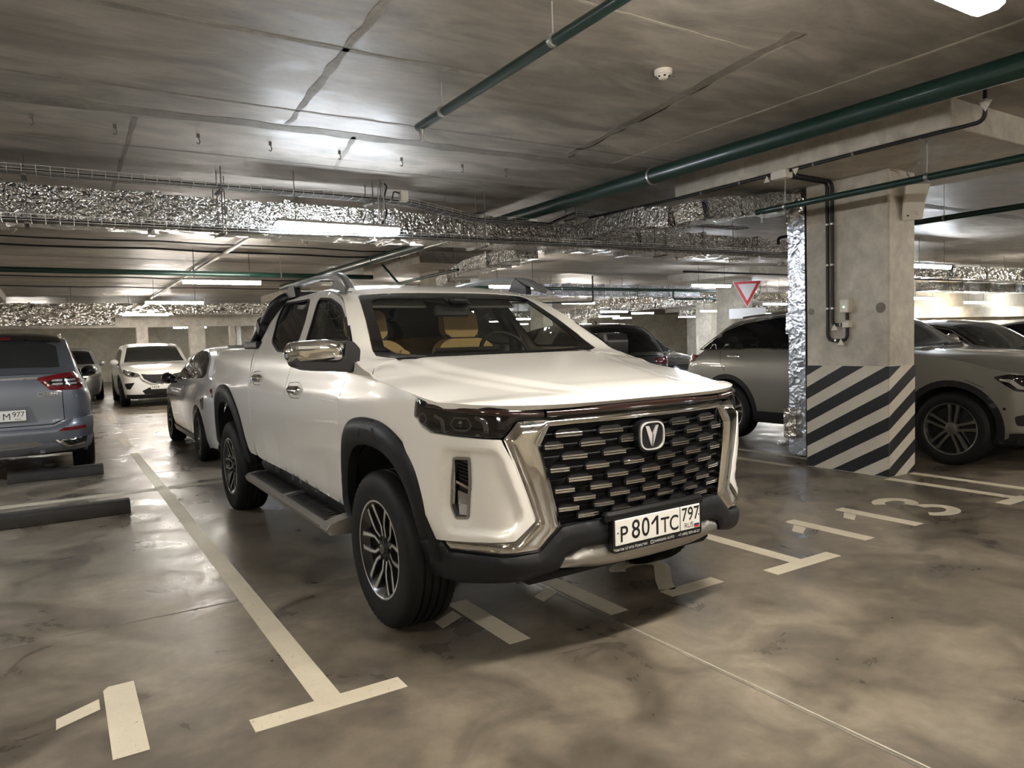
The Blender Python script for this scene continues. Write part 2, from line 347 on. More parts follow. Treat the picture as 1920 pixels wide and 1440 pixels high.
class CarSurf:
    """belt(s,z): outer skin wrapped round the plan contour (s signed arc length from front centre, s>0 is +x);
       top(t,v): lid from hood front to tail, v in -1..1."""
    def __init__(self, plan, side, front, rear, edge=None, centre=None, extra=None, pz=2.6, py=2.0, dome=None):
        self.dome = dome
        self.s, C = cr_resample(plan, 700); self.C = C
        T = np.gradient(C, self.s, axis=0); T /= np.linalg.norm(T, axis=1)[:, None]
        k = np.ones(15)/15.
        N = np.stack([-T[:, 1]*-1, T[:, 0]*-1], 1)          # outward normal
        Np = np.vstack([np.repeat(N[:1]*[-1, 1], 7, 0), N, np.repeat(N[-1:]*[-1, 1], 7, 0)])
        N = np.stack([np.convolve(Np[:, j], k, 'valid') for j in (0, 1)], 1); N /= np.linalg.norm(N, axis=1)[:, None]
        self.N = N; self.L = self.s[-1]
        self.side, self.front, self.rear, self.extra = side, front, rear, extra
        self.edge, self.centre, self.pz, self.py = edge, centre, pz, py
    def belt(self, s, z, off=0.):
        s = np.asarray(s, float); z = np.asarray(z, float); a = np.abs(s)
        cx = np.interp(a, self.s, self.C[:, 0]); cy = np.interp(a, self.s, self.C[:, 1])
        nx = np.interp(a, self.s, self.N[:, 0]); ny = np.interp(a, self.s, self.N[:, 1])
        dS = sm_interp(z, *zip(*self.side)); dF = sm_interp(z, *zip(*self.front)); dR = sm_interp(z, *zip(*self.rear))
        w = nx*nx; d = w*dS + (1-w)*np.where(ny < 0, dF, dR)
        if self.extra is not None: d = d + self.extra(a, z, cy)
        d = d - off
        return np.stack([np.sign(np.where(s == 0, 1, s))*(cx-nx*d), cy-ny*d, z], -1)
    def s_of_y(self, y):
        """arc length on the flank where the contour passes y (after the front corner)"""
        i0 = np.argmax(self.C[:, 0] > .9*self.C[:, 0].max()); i1 = len(self.s)-np.argmax(self.C[::-1, 0] > .9*self.C[:, 0].max())
        return np.interp(y, self.C[i0:i1, 1], self.s[i0:i1])
    def top(self, t, v, off=0.):
        if np.any(np.asarray(off) != 0):
            e = 2e-3; t = np.asarray(t, float); v = np.asarray(v, float)
            n = np.cross(self.top(t, v+e)-self.top(t, v-e), self.top(t+e, v)-self.top(t-e, v))
            n = n/(np.linalg.norm(n, axis=-1, keepdims=True)+1e-12); n = np.where(n[..., 2:] < 0, -n, n)
            return self.top(t, v)+n*np.broadcast_to(np.asarray(off, float), t.shape)[..., None]
        t = np.asarray(t, float); v = np.asarray(v, float); a = np.abs(v)
        e = np.array(self.edge, float); c = np.array(self.centre, float)
        ey = sm_interp(t, e[:, 0], e[:, 1]); ez = sm_interp(t, e[:, 0], e[:, 2])
        cy = sm_interp(t, c[:, 0], c[:, 1]); cz = sm_interp(t, c[:, 0], c[:, 2])
        if e.shape[1] > 3: ex = sm_interp(t, e[:, 0], e[:, 3])
        else: ex = self.belt(self.s_of_y(ey), ez)[..., 0]
        pz = self.pz(t) if callable(self.pz) else self.pz
        z = cz+(ez-cz)*a**pz
        if self.dome is not None: z = z+self.dome(t, v)
        py = self.py(t) if callable(self.py) else self.py
        return np.stack([ex*v, cy+(ey-cy)*a**py, z], -1)
def densify(poly, step):
    out = []; m = len(poly)
    for i in range(m):
        a = np.array(poly[i], float); b = np.array(poly[(i+1) % m], float); n = max(1, int(math.ceil(np.linalg.norm(b-a)/step)))
        for k in range(n): out.append(a+(b-a)*k/n)
    return out
def in_poly(pts, poly):
    p = np.asarray(poly); x, y = pts[:, 0], pts[:, 1]; c = np.zeros(len(pts), bool); x0, y0 = p[:, 0], p[:, 1]; x1, y1 = np.roll(x0, -1), np.roll(y0, -1)
    for i in range(len(p)):
        k = (y0[i] > y) != (y1[i] > y)
        if k.any():
            with np.errstate(divide='ignore', invalid='ignore'): xi = (x1[i]-x0[i])*(y-y0[i])/(y1[i]-y0[i])+x0[i]
            c ^= k & (x < xi)
    return c
def edge_dist(pts, poly):
    p = np.asarray(poly); q = np.roll(p, -1, 0); best = np.full(len(pts), 1e9)
    for a, b in zip(p, q):
        d = b-a; l = d @ d
        t = np.clip(((pts-a) @ d)/max(l, 1e-12), 0, 1); best = np.minimum(best, np.linalg.norm(pts-(a+t[:, None]*d), axis=1))
    return best
def panel(name, surf, outline, mat, parent, holes=(), step=.03, flange=.012, off=0., disp=None, pillow=None, bstep=None, flip=False, usc=1., both=False):
    """a skin piece: 2-D outline (with holes) in the parameters of surf, meshed and wrapped onto it, with a folded edge"""
    bstep = bstep or step*.8
    sc = np.array([usc, 1.])
    loops = [densify([np.array(p)*sc for p in l], bstep) for l in [outline, *holes]]
    B = np.array([p for l in loops for p in l]); edges = []; n = 0
    for l in loops: edges += [(n+i, n+(i+1) % len(l)) for i in range(len(l))]; n += len(l)
    lo, hi = B.min(0), B.max(0); gx = np.arange(lo[0]+step*.5, hi[0], step); gy = np.arange(lo[1]+step*.43, hi[1], step*.866)
    G = np.array([(x+(step*.5 if j % 2 else 0), y) for j, y in enumerate(gy) for x in gx]).reshape(-1, 2)
    ins = in_poly(G, loops[0])
    for h in loops[1:]: ins &= ~in_poly(G, h)
    G = G[ins]
    if len(G):
        cell = {}
        for b in B: cell.setdefault((int(b[0]//step), int(b[1]//step)), []).append(b)
        keep = []
        for g in G:
            i, j = int(g[0]//step), int(g[1]//step); ok = True
            for a in (i-1, i, i+1):
                for c in (j-1, j, j+1):
                    for b in cell.get((a, c), ()):
                        if (b[0]-g[0])**2+(b[1]-g[1])**2 < (.55*step)**2: ok = False; break
                    if not ok: break
                if not ok: break
            keep.append(ok)
        G = G[np.array(keep)]
    V2 = np.vstack([B, G]) if len(G) else B
    r = delaunay_2d_cdt([Vector(v) for v in V2], edges, [], 0, 1e-7)
    W = np.array([tuple(v) for v in r[0]]); T = np.array([f for f in r[2]])
    cen = W[T].mean(1); ok = in_poly(cen, loops[0])
    for h in loops[1:]: ok &= ~in_poly(cen, h)
    T = T[ok]
    # reject slivers made of collinear boundary points
    e1 = W[T[:, 1]]-W[T[:, 0]]; e2 = W[T[:, 2]]-W[T[:, 0]]; a2 = np.abs(e1[:, 0]*e2[:, 1]-e1[:, 1]*e2[:, 0]); T = T[a2 > 1e-9]
    U = W/sc; o = np.full(len(W), float(off))
    if pillow:
        h, w = pillow; d = np.min([edge_dist(W, l) for l in loops], 0); t = np.clip(d/w, 0, 1); o = o+h*(1-(1-t)**2)
    if disp is not None: o = o+disp(U[:, 0], U[:, 1])
    Q = surf(U[:, 0], U[:, 1], o); Qo = surf(U[:, 0], U[:, 1], o+.01)
    nrm = np.cross(Q[T[:, 1]]-Q[T[:, 0]], Q[T[:, 2]]-Q[T[:, 0]]); dv = (Qo-Q)[T].mean(1)
    if (np.sum(nrm*dv, 1)).mean() < 0: T = T[:, ::-1]
    V = Q.tolist(); F = T.tolist()
    if flange:
        Qi = surf(U[:, 0], U[:, 1], o-flange); cnt = {}
        for t in T:
            for i in range(3): e = (t[i], t[(i+1) % 3]); cnt[e] = 1
        idx = {}
        def dup(i, inner):
            k = (i, inner)
            if k not in idx: idx[k] = len(V); V.append((Qi if inner else Q)[i].tolist())
            return idx[k]
        for (a, b) in list(cnt):
            if (b, a) not in cnt: F.append((dup(b, 0), dup(a, 0), dup(a, 1), dup(b, 1)))
    me = bpy.data.meshes.new(name); me.from_pydata(V, [], F); me.polygons.foreach_set('use_smooth', [True]*len(F))
    return link_mesh(name, me, mat, parent)
def ring(outline, w):
    """offset a closed 2-D polygon inward (w>0) along its vertex normals"""
    p = np.array(outline, float); a = np.roll(p, 1, 0); b = np.roll(p, -1, 0)
    e1 = p-a; e2 = b-p; e1 /= np.linalg.norm(e1, axis=1)[:, None]+1e-12; e2 /= np.linalg.norm(e2, axis=1)[:, None]+1e-12
    n = np.stack([-(e1[:, 1]+e2[:, 1]), e1[:, 0]+e2[:, 0]], 1); n /= np.linalg.norm(n, axis=1)[:, None]+1e-12
    area = np.sum(p[:, 0]*b[:, 1]-b[:, 0]*p[:, 1])
    k = 1./np.clip(np.sqrt((1+np.sum(e1*e2, 1))/2), .45, 1)
    return [tuple(v) for v in p+n*(w*np.sign(area))*k[:, None]]
def arc(cy, cz, r, a0, a1, n=20, rz=None): return [(cy+r*math.cos(math.radians(a0+(a1-a0)*i/n)), cz+(rz or r)*math.sin(math.radians(a0+(a1-a0)*i/n))) for i in range(n+1)]
# ---------------------------------------------------------------- the garage shell
ZC = 3.10
def struct(o): o['kind'] = 'structure'; return o
mb = MB(); mb.bx(-14, 42, -13, 42, -.2, 0.); floor = struct(mb.build('floor', M['floor'], None, 0))
mb = MB(); mb.bx(-14, 42, -13, 42, ZC, ZC+.3); ceiling = struct(mb.build('ceiling', M['ceiling'], None, 0))
for nm, b in (('wall_back', (-14, 42, 38, 38.3)), ('wall_front', (-14, 42, -11.3, -11)), ('wall_left', (-10.3, -10, -13, 42)), ('wall_right', (40, 40.3, -13, 42))):
    mb = MB(); mb.bx(*b, 0, ZC); struct(mb.build(nm, M['wall'], None, 0))
# saw-cut joints in the slab
def strip(name, pts, w, z, mat, parent, h=.002, jit=0., seed=1):
    """thin raised or patched strip following pts on the floor / under the ceiling"""
    rnd = random.Random(seed); V = []; F = []; P_ = []
    for a, b in zip(pts[:-1], pts[1:]):
        n = max(1, int(math.dist(a, b)/(.15 if jit else 5.)))
        for k in range(n): t = k/n; P_.append((a[0]+(b[0]-a[0])*t, a[1]+(b[1]-a[1])*t))
    P_.append(pts[-1])
    for i, p in enumerate(P_):
        q0 = P_[max(i-1, 0)]; q1 = P_[min(i+1, len(P_)-1)]; d = Vector((q1[0]-q0[0], q1[1]-q0[1])).normalized(); nx, ny = -d.y, d.x
        for s in (-1, 1):
            ww = w/2*(1+rnd.uniform(-jit, jit)); V += [(p[0]+nx*ww*s, p[1]+ny*ww*s, z), (p[0]+nx*ww*s, p[1]+ny*ww*s, z+h)]
    for i in range(len(P_)-1):
        a = 4*i; b = a+4; F += [(a, a+2, b+2, b), (a+1, b+1, b+3, a+3), (a, b, b+1, a+1), (a+2, a+3, b+3, b+2)]
    F += [(0, 1, 3, 2), (len(V)-4, len(V)-2, len(V)-1, len(V)-3)]
    mb = MB(); mb.add(V, F); return mb.build(name, mat, parent, 0)
for pts, w in (([(.04, 4.7), (.03, -6)], .010), ([(-9, .84), (-1.2, .82), (4.3, .84)], .008), ([(-9, 5.9), (9, 5.9)], .010), ([(5.7, 2.6), (5.7, -6)], .008)):
    strip('saw_cut', pts, w, .0, M['joint'], floor, .0012)
strip('saw_cut', [(.052, -.7), (.052, -6)], .008, .0, M['joint_pale'], floor, .0012)
# formwork joints and patched seams under the ceiling slab
for k, (pts, w, m_, j) in enumerate((([(-9, 2.48), (-2.4, 2.50), (-.75, 2.40), (1.07, 2.36), (2.93, 2.27), (5, 2.2), (14, 2.2)], .17, 'joint', .25), ([(-9, .75), (-.7, .75), (.6, .74)], .05, 'joint_soft', .5), ([(-9, 1.98), (-.63, 1.95), (3.4, 1.86)], .03, 'joint_soft', .4), ([(-9, 3.47), (3.4, 3.42)], .03, 'joint_soft', .4),
        ([(-.76, -1.5), (-.71, .72), (-.62, 2.3)], .05, 'joint_soft', .6), ([(-1.63, 2.6), (-1.62, 6)], .03, 'joint_soft', .4), ([(1.48, -.67), (1.68, .55), (1.93, 2.2)], .09, 'joint_soft', .5), ([(1.53, -.67), (1.73, .55), (1.97, 2.2)], .02, 'joint_pale', .6), ([(-1.5, -.40), (1.5, -.37)], .02, 'joint_pale', .5), ([(2.45, -4), (2.5, 2.2)], .03, 'joint_pale', .4),
        ([(-9, 6.6), (12, 6.6)], .03, 'joint_soft', .4), ([(-9, 8.2), (12, 8.2)], .03, 'joint_soft', .4), ([(-9, 11.5), (12, 11.5)], .04, 'joint_soft', .4), ([(.2, 4.8), (.2, 16)], .03, 'joint_soft', .4), ([(-.05, 2.4), (.15, 3.5)], .04, 'joint_soft', .5))):
    strip('formwork_seam', pts, w, ZC-.002, M[m_], ceiling, .002, j, k)
# columns with drop capitals
CX = [4.58, 13.53, 22.48, 31.43, -4.4]; CY = [.94, 10.24, 19.54, 28.84]
def column(x, y, label, near=False):
    c = empty('column', (x, y, 0), 0, label, 'column', 'concrete columns with drop capitals'); c['kind'] = 'structure'
    mb = MB(); mb.bx(-.22, .22, -.44, .44, 0, 2.88, .015); mb.build('shaft', M['concrete'], c, 30)
    mb = MB(); mb.bx(-1.08, 1.10, -1.42, 1.42, 2.88, ZC, .006); mb.build('capital', M['concrete'], c, 30)
    return c
NUM = ['the first', 'the second', 'the third', 'the fourth', 'the fifth']
col0 = None
for i, x in enumerate(CX):
    for j, y in enumerate(CY):
        if i == 4 and j < 2: continue
        lab = 'concrete column with black and white hazard stripes beside the pickup' if (i, j) == (0, 0) else f'plain concrete column in the background, row {j+1} back from the striped column, file {i+1}'
        if (i, j) == (1, 1): lab = 'grey column behind the triangular give-way sign'
        c = column(x, y, lab)
        if (i, j) == (0, 0): col0 = c
# hazard stripes on the near column: a whitewashed band and black diagonal bars on the two faces in view
for nm, face in (('whitewash_band', 0), ('whitewash_band', 1)):
    mb = MB()
    if face == 0: mb.bx(-.2215, -.219, -.4415, .438, .0, 1.05)
    else: mb.bx(-.2215, .219, -.4415, -.439, .0, 1.05)
    mb.build(nm, M['stripe_white'], col0, 0)
def clip_poly(poly, ax, val, keep_less):
    out = []
    for i in range(len(poly)):
        a, b = poly[i], poly[(i+1) % len(poly)]; ia = (a[ax] <= val) == keep_less; ib = (b[ax] <= val) == keep_less
        if ia: out.append(a)
        if ia != ib: t = (val-a[ax])/(b[ax]-a[ax]); out.append((a[0]+(b[0]-a[0])*t, a[1]+(b[1]-a[1])*t))
    return out
for face, w, d0 in ((0, .88, 0.), (1, .44, .88)):
    for k in range(-4, 8):
        z0 = .82-.245*k; sl = .555
        q = [(0, z0-.125+sl*d0), (w, z0-.125+sl*(d0+w)), (w, z0+sl*(d0+w)), (0, z0+sl*d0)]
        for ax, v, kl in ((1, 1.048, True), (1, .004, False), (0, .001, False), (0, w-.001, True)):
            if len(q) >= 3: q = clip_poly(q, ax, v, kl)
        if len(q) < 3: continue
        area = abs(sum(q[i][0]*q[(i+1) % len(q)][1]-q[(i+1) % len(q)][0]*q[i][1] for i in range(len(q))))/2
        if area < .0015: continue
        mb = MB()
        if face == 0: mb.prism(q, lambda u, v, d: (d, .44-u, v), -.2235, -.2205)
        else: mb.prism(q, lambda u, v, d: (-.22+u, d, v), -.4435, -.4405)
        mb.build('hazard_stripe', M['stripe_black'], col0, 0)
for (y, z, r) in ((.38, 1.60, .035), (-.36, 1.60, .05)):
    mb = MB(); mb.lathe([(.001, .0015), (r*.9, .0015), (r, 0.)], 14, (-.22, y, z), (-1, 0, 0)); mb.build('patched_tie_hole', M['joint'], col0, 0)
# cross wall with openings far left, and a dark bay front
mb = MB(); mb.bx(-4.5, 8.4, 24.0, 24.3, 2.25, 2.75); struct(mb.build('trim_1', M['concrete'], None, 0))
for k, x in enumerate((.1, 1.75, 3.1, 4.0, 5.6, 7.4)): mb = MB(); w = (.35, .5, .16, .5, .16, .3)[k]; mb.bx(x, x+w, 24.0, 24.35, 0, 2.25); struct(mb.build('trim_%d' % (k+2), M['concrete'], None, 0))
mb = MB(); mb.bx(16.8, 36, 9.0, 9.3, 0, ZC); struct(mb.build('wall_bay', M['wall'], None, 0))
mb = MB(); mb.bx(19.6, 30, 8.75, 9.0, 1.72, 2.05); struct(mb.build('trim_9', M['wall'], None, 0))
# ---------------------------------------------------------------- white pickup: skin definition
TRUCK_PLAN = [(0, -.950), (.15, -.946), (.3, -.932), (.5, -.899), (.62, -.872), (.70, -.845), (.755, -.795), (.80, -.715), (.85, -.585),
              (.90, -.420), (.925, -.27), (.936, -.1), (.94, .5), (.94, 2.5), (.936, 3.2), (.925, 3.7), (.895, 4.02), (.84, 4.18), (.72, 4.27), (.4, 4.325), (0, 4.34)]
TRUCK_SIDE = [(.38, .085), (.50, .055), (.58, .035), (.70, .020), (.85, .008), (1.0, .0), (1.10, .002), (1.14, .006), (1.20, .018), (1.30, .036), (1.36, .052),
              (1.45, .098), (1.55, .150), (1.65, .200), (1.72, .238), (1.80, .300)]
TRUCK_FRONT = [(.36, .05), (.46, .0), (.60, .0), (.80, .0), (1.0, .012), (1.10, .030), (1.16, .055), (1.3, .12)]
TRUCK_REAR = [(.3, .03), (.6, .0), (1.2, .0), (1.42, .02), (1.8, .1)]
TRUCK_EDGE = [(0, -.735, 1.134, .800), (.12, -.640, 1.142, .845), (.3, -.500, 1.162, .880), (.5, -.300, 1.198, .906), (.75, -.02, 1.240, .916), (.80, .020, 1.250, .913), (.85, .060, 1.262, .911), (.95, .135, 1.276, .907), (1.0, .180, 1.288, .902), (1.08, .315, 1.326, .887), (1.15, .405, 1.384, .868),
              (1.6, .71, 1.580, .775), (2.0, .965, 1.700, .705), (2.3, 1.15, 1.742, .680), (2.6, 1.50, 1.768, .655), (3.0, 2.08, 1.758, .655)]
TRUCK_CENTRE = [(0, -.930, 1.122), (.06, -.905, 1.152), (.3, -.640, 1.188), (.5, -.40, 1.222), (.75, -.06, 1.270), (.95, .150, 1.306), (1.0, .185, 1.312), (1.15, .235, 1.322),
                (1.6, .58, 1.535), (2.0, .900, 1.722), (2.3, 1.12, 1.778), (2.6, 1.50, 1.812), (3.0, 2.12, 1.795)]
def truck_extra(a, z, cy):
    # scooped lower doors, a shoulder crease and a waist that swells over the wheel arches
    side = np.clip((a-1.25)/.3, 0, 1)
    dz = np.exp(-((z-.68)/.11)**2)*.012*np.clip((cy-.55)/.25, 0, 1)*np.clip((2.1-cy)/.3, 0, 1)
    sw = -.012*np.exp(-((cy-0.0)/.55)**2)*np.exp(-((z-1.0)/.16)**2) - .012*np.exp(-((cy-3.25)/.6)**2)*np.exp(-((z-1.05)/.16)**2)
    cre = .0025*np.tanh((z-1.125)/.012)*np.exp(-((z-1.125)/.08)**2)*np.clip((cy-.0)/.4, 0, 1)
    return side*(dz+sw+cre)
# ---------------------------------------------------------------- white pickup: build
def truck_dome(t, v):
    a = np.abs(v)
    w = np.clip((t-.10)/.12, 0, 1)*np.clip((1.05-t)/.05, 0, 1)
    lim = np.interp(t, [0, .25, .75, 1.05], [.30, .40, .60, .66])           # raised centre, its crease widening towards the cowl
    k = np.clip((lim-a)/.045, -1, 1)
    lim2 = lim+.14
    k2 = np.clip((lim2-a)/.03, -1, 1)
    return w*(.007*(k*1.5-.5*k**3) + .004*(k2*1.5-.5*k2**3))
TS = CarSurf(TRUCK_PLAN, TRUCK_SIDE, TRUCK_FRONT, TRUCK_REAR, TRUCK_EDGE, TRUCK_CENTRE, truck_extra, pz=lambda t: np.interp(t, [0, .7, .85, 1.1, 1.3, 2., 2.4, 3], [3.2, 3.4, 6.0, 6.0, 3.0, 3.0, 4., 4.]), py=lambda t: np.interp(t, [0, .1, .4, 3], [4.6, 4.0, 2.0, 2.0]), dome=truck_dome)
truck = empty('pickup_truck', (0, 0, 0), 0.0204, 'white pickup truck with chrome grille parked in bay 112', 'pickup truck')

def tyre_mesh(name, R, Wd, rim, mat, parent, loc, sg, n=96, blocks=True):
    """lathed tyre, outer face towards sg*x"""
    h = Wd/2; mb = MB(); sw = R-rim
    prof = [(rim-.012, -h*.80), (rim+.004, -h*.93), (rim+sw*.35, -h*1.0), (rim+sw*.70, -h*.985), (R-.018, -h*.90), (R-.004, -h*.78)]
    gr = [-.46, -.155, .155, .46]
    for g in gr: prof += [(R, h*(g-.055)), (R-.009, h*(g-.045)), (R-.009, h*(g+.045)), (R, h*(g+.055))]
    prof += [(R-.004, h*.78), (R-.018, h*.90), (rim+sw*.70, h*.985), (rim+sw*.35, h*1.0), (rim+.004, h*.93), (rim-.012, h*.80)]
    nb = len(prof)
    def mod(j, k, r):
        if blocks and (j in (4, 5, nb-5, nb-6)) and k % 2: return r-.006
        return r
    mb.lathe(prof, n, (0, 0, 0), (sg, 0, 0), mod)
    o = mb.build(name, mat, parent, 32); o.location = loc; return o
def wedge(mb, pts, x0, x1):
    """flat plate in the wheel plane: pts (r, angle deg)"""
    poly = [(r*math.cos(math.radians(a)), r*math.sin(math.radians(a))) for r, a in pts]
    mb.prism(poly, lambda u, v, d: (d, u, v), x0, x1)
def truck_wheel(x, y, sg):
    R = .388; w = tyre_mesh('wheel', R, .262, .238, M['rubber'], truck, (x, y, R), sg, 120)
    h = .131*sg
    mb = MB(); mb.lathe([(.238, -.10), (.245, -.105), (.22, -.07), (.205, .0), (.212, .085), (.228, .104), (.243, .110), (.246, .118), (.238, .121), (.226, .112), (.196, .082), (.19, 0.), (.19, -.05)], 64, (0, 0, 0), (sg, 0, 0)); rim = mb.build('rim', M['alloy_dark'], w, 35)
    mb = MB(); mb.lathe([(.003, .02), (.175, .02), (.175, .032), (.003, .032)], 40, (0, 0, 0), (sg, 0, 0)); mb.build('brake_disc', M['gplastic'], w, 35)
    mb = MB(); mb.lathe([(.2415, .1205), (.2445, .1225), (.238, .1235), (.2345, .1215)], 64, (0, 0, 0), (sg, 0, 0), closed=True); mb.build('rim_edge', M['alloy'], w, 35)
    def P3(r, a, d): return (sg*d, r*math.cos(a), r*math.sin(a))
    for k in range(6):
        A = math.radians(60*k+90)
        for s in (-1, 1):
            # one arm: runs out beside its twin, then bends away to the rim; dark body, bright machined face
            ctr = [(.058, .0185), (.112, .0195), (.150, .040), (.190, .066), (.2325, .098)]; dep = [.088, .095, .102, .108, .113]
            def L2(r, o): return (r*math.cos(A)-s*o*math.sin(A), r*math.sin(A)+s*o*math.cos(A))
            C2 = [Vector(L2(r, o)) for r, o in ctr]
            for nm, hw, dz, th, mt in (('spoke', (.012, .012, .014, .015, .018), 0., .034, 'alloy_dark'), ('spoke_face', (.0058, .0058, .0075, .0085, .0125), .0006, .004, 'alloy')):
                Lf, Rt = [], []
                for i, c_ in enumerate(C2):
                    d_ = (C2[min(i+1, 4)]-C2[max(i-1, 0)]).normalized(); n_ = Vector((-d_.y, d_.x)); Lf.append(c_+n_*hw[i]); Rt.append(c_-n_*hw[i])
                V = []; F = []
                for i in range(5):
                    for q, e in ((Lf[i], 0), (Rt[i], 0), (Rt[i], th), (Lf[i], th)): V.append((sg*(dep[i]+dz-e), q.x, q.y))
                for i in range(4):
                    for k2 in range(4): F.append((4*i+k2, 4*i+(k2+1) % 4, 4*i+4+(k2+1) % 4, 4*i+4+k2))
                F += [(0, 1, 2, 3), (16, 17, 18, 19)]; mb = MB(); mb.add(V, F); mb.build(nm, M[mt], w, 30)
    mb = MB(); mb.lathe([(.003, .100), (.030, .100), (.034, .096), (.060, .092), (.072, .080), (.072, .04)], 36, (0, 0, 0), (sg, 0, 0)); mb.build('hub_cap', M['plastic'], w, 35)
    for k in range(6):
        a = math.radians(60*k+30+90); mb = MB(); c = Vector((sg*.085, .052*math.cos(a), .052*math.sin(a))); mb.lathe([(.002, .006), (.008, .006), (.011, .012), (.012, .004)], 10, c, (sg, 0, 0)); mb.build('lug_recess', M['gloss'], w, 30)
    mb = MB(); mb.lathe([(.017, .1005), (.022, .1005), (.022, .1035), (.017, .1035)], 24, (0, 0, 0), (sg, 0, 0), closed=True); mb.build('badge_ring', M['satin'], w, 30)
    for s in (-1, 1):
        mb = MB(); mb.prism([(s*.002, -.012), (s*.011, .012), (s*.006, .012)], lambda u, v, d: (sg*d, u*-sg, v), .1, .1025); mb.build('badge_mark', M['satin'], w, 0)
    return w
AXLE_F, AXLE_R = 0.0, 3.2566
for ay in (AXLE_F, AXLE_R):
    for sg in (-1, 1): truck_wheel(sg*.808, ay, sg)

loft_later = []
SF = TS.s_of_y(0.0); SR = TS.s_of_y(AXLE_R)
def side(sg): return lambda s, z, o=0.: TS.belt(np.asarray(s)*sg, z, o)
DOORF = [(1.900, 1.330), (1.915, 1.312), (1.975, 1.245), (2.045, 1.140), (2.058, .92), (2.10, .70), (2.145, .515)]
SEAM = [(3.095, 1.752), (2.945, 1.440), (2.965, 1.320), (3.055, 1.180), (3.075, 1.05), (3.075, .548)]
CABR = [(3.905, 1.745), (3.875, 1.58), (3.90, 1.40), (3.985, 1.20), (4.005, 1.05), (4.060, .72), (3.985, .575)]
WIN_F = fillet([(2.985, 1.712), (2.720, 1.692), (2.470, 1.632), (2.235, 1.520), (2.040, 1.405), (1.965, 1.338), (2.40, 1.345), (2.805, 1.352), (2.850, 1.443)], .05, 4)
WIN_R = fillet([(3.800, 1.728), (3.170, 1.718), (3.065, 1.575), (3.005, 1.435), (3.005, 1.362), (3.378, 1.375), (3.66, 1.445), (3.790, 1.610)], .05, 4)
def edge_line(y0, y1, n=14, drop=.010):
    e = np.array(TRUCK_EDGE); out = []
    for t in np.linspace(1.08, 3, 400):
        y = float(sm_interp(t, e[:, 0], e[:, 1])); z = float(sm_interp(t, e[:, 0], e[:, 2])); out.append((y, z))
    yy = np.array(out); ys = np.linspace(y0, y1, n)
    return [(float(TS.s_of_y(y)), float(np.interp(y, yy[:, 0], yy[:, 1]))-drop) for y in ys]
FLARE_F_OUT = [(2.150, .470), (2.085, .62), (2.030, .80), (1.960, .94), (1.880, 1.000), (1.760, 1.034), (1.600, 1.042), (1.464, 1.028), (1.350, .985), (1.262, .920), (1.205, .840), (1.170, .72), (1.160, .62), (1.168, .52)]
FLARE_F_IN = [(2.075, .430), (2.035, .55), (1.985, .70), (1.925, .800), (1.840, .868), (1.730, .900), (1.600, .906), (1.480, .888), (1.385, .840), (1.310, .76), (1.265, .66), (1.245, .55), (1.240, .46)]
def rear_flare(p): return (SR+(p[0]-SF)*1.03, p[1]+.045)
FLARE_R_OUT = [rear_flare(p) for p in [(1.00, .47), (1.06, .62), (1.12, .76), (1.20, .88), (1.29, .965), (1.40, 1.025), (1.52, 1.05), (1.68, 1.05), (1.80, 1.025), (1.91, .965), (2.00, .88), (2.08, .76), (2.15, .62), (2.22, .49)]][::-1]
FLARE_R_IN = [rear_flare(p) for p in [(1.09, .42), (1.13, .55), (1.19, .69), (1.28, .80), (1.40, .875), (1.52, .902), (1.68, .902), (1.80, .875), (1.93, .80), (2.01, .69), (2.07, .55), (2.10, .42)]][::-1]
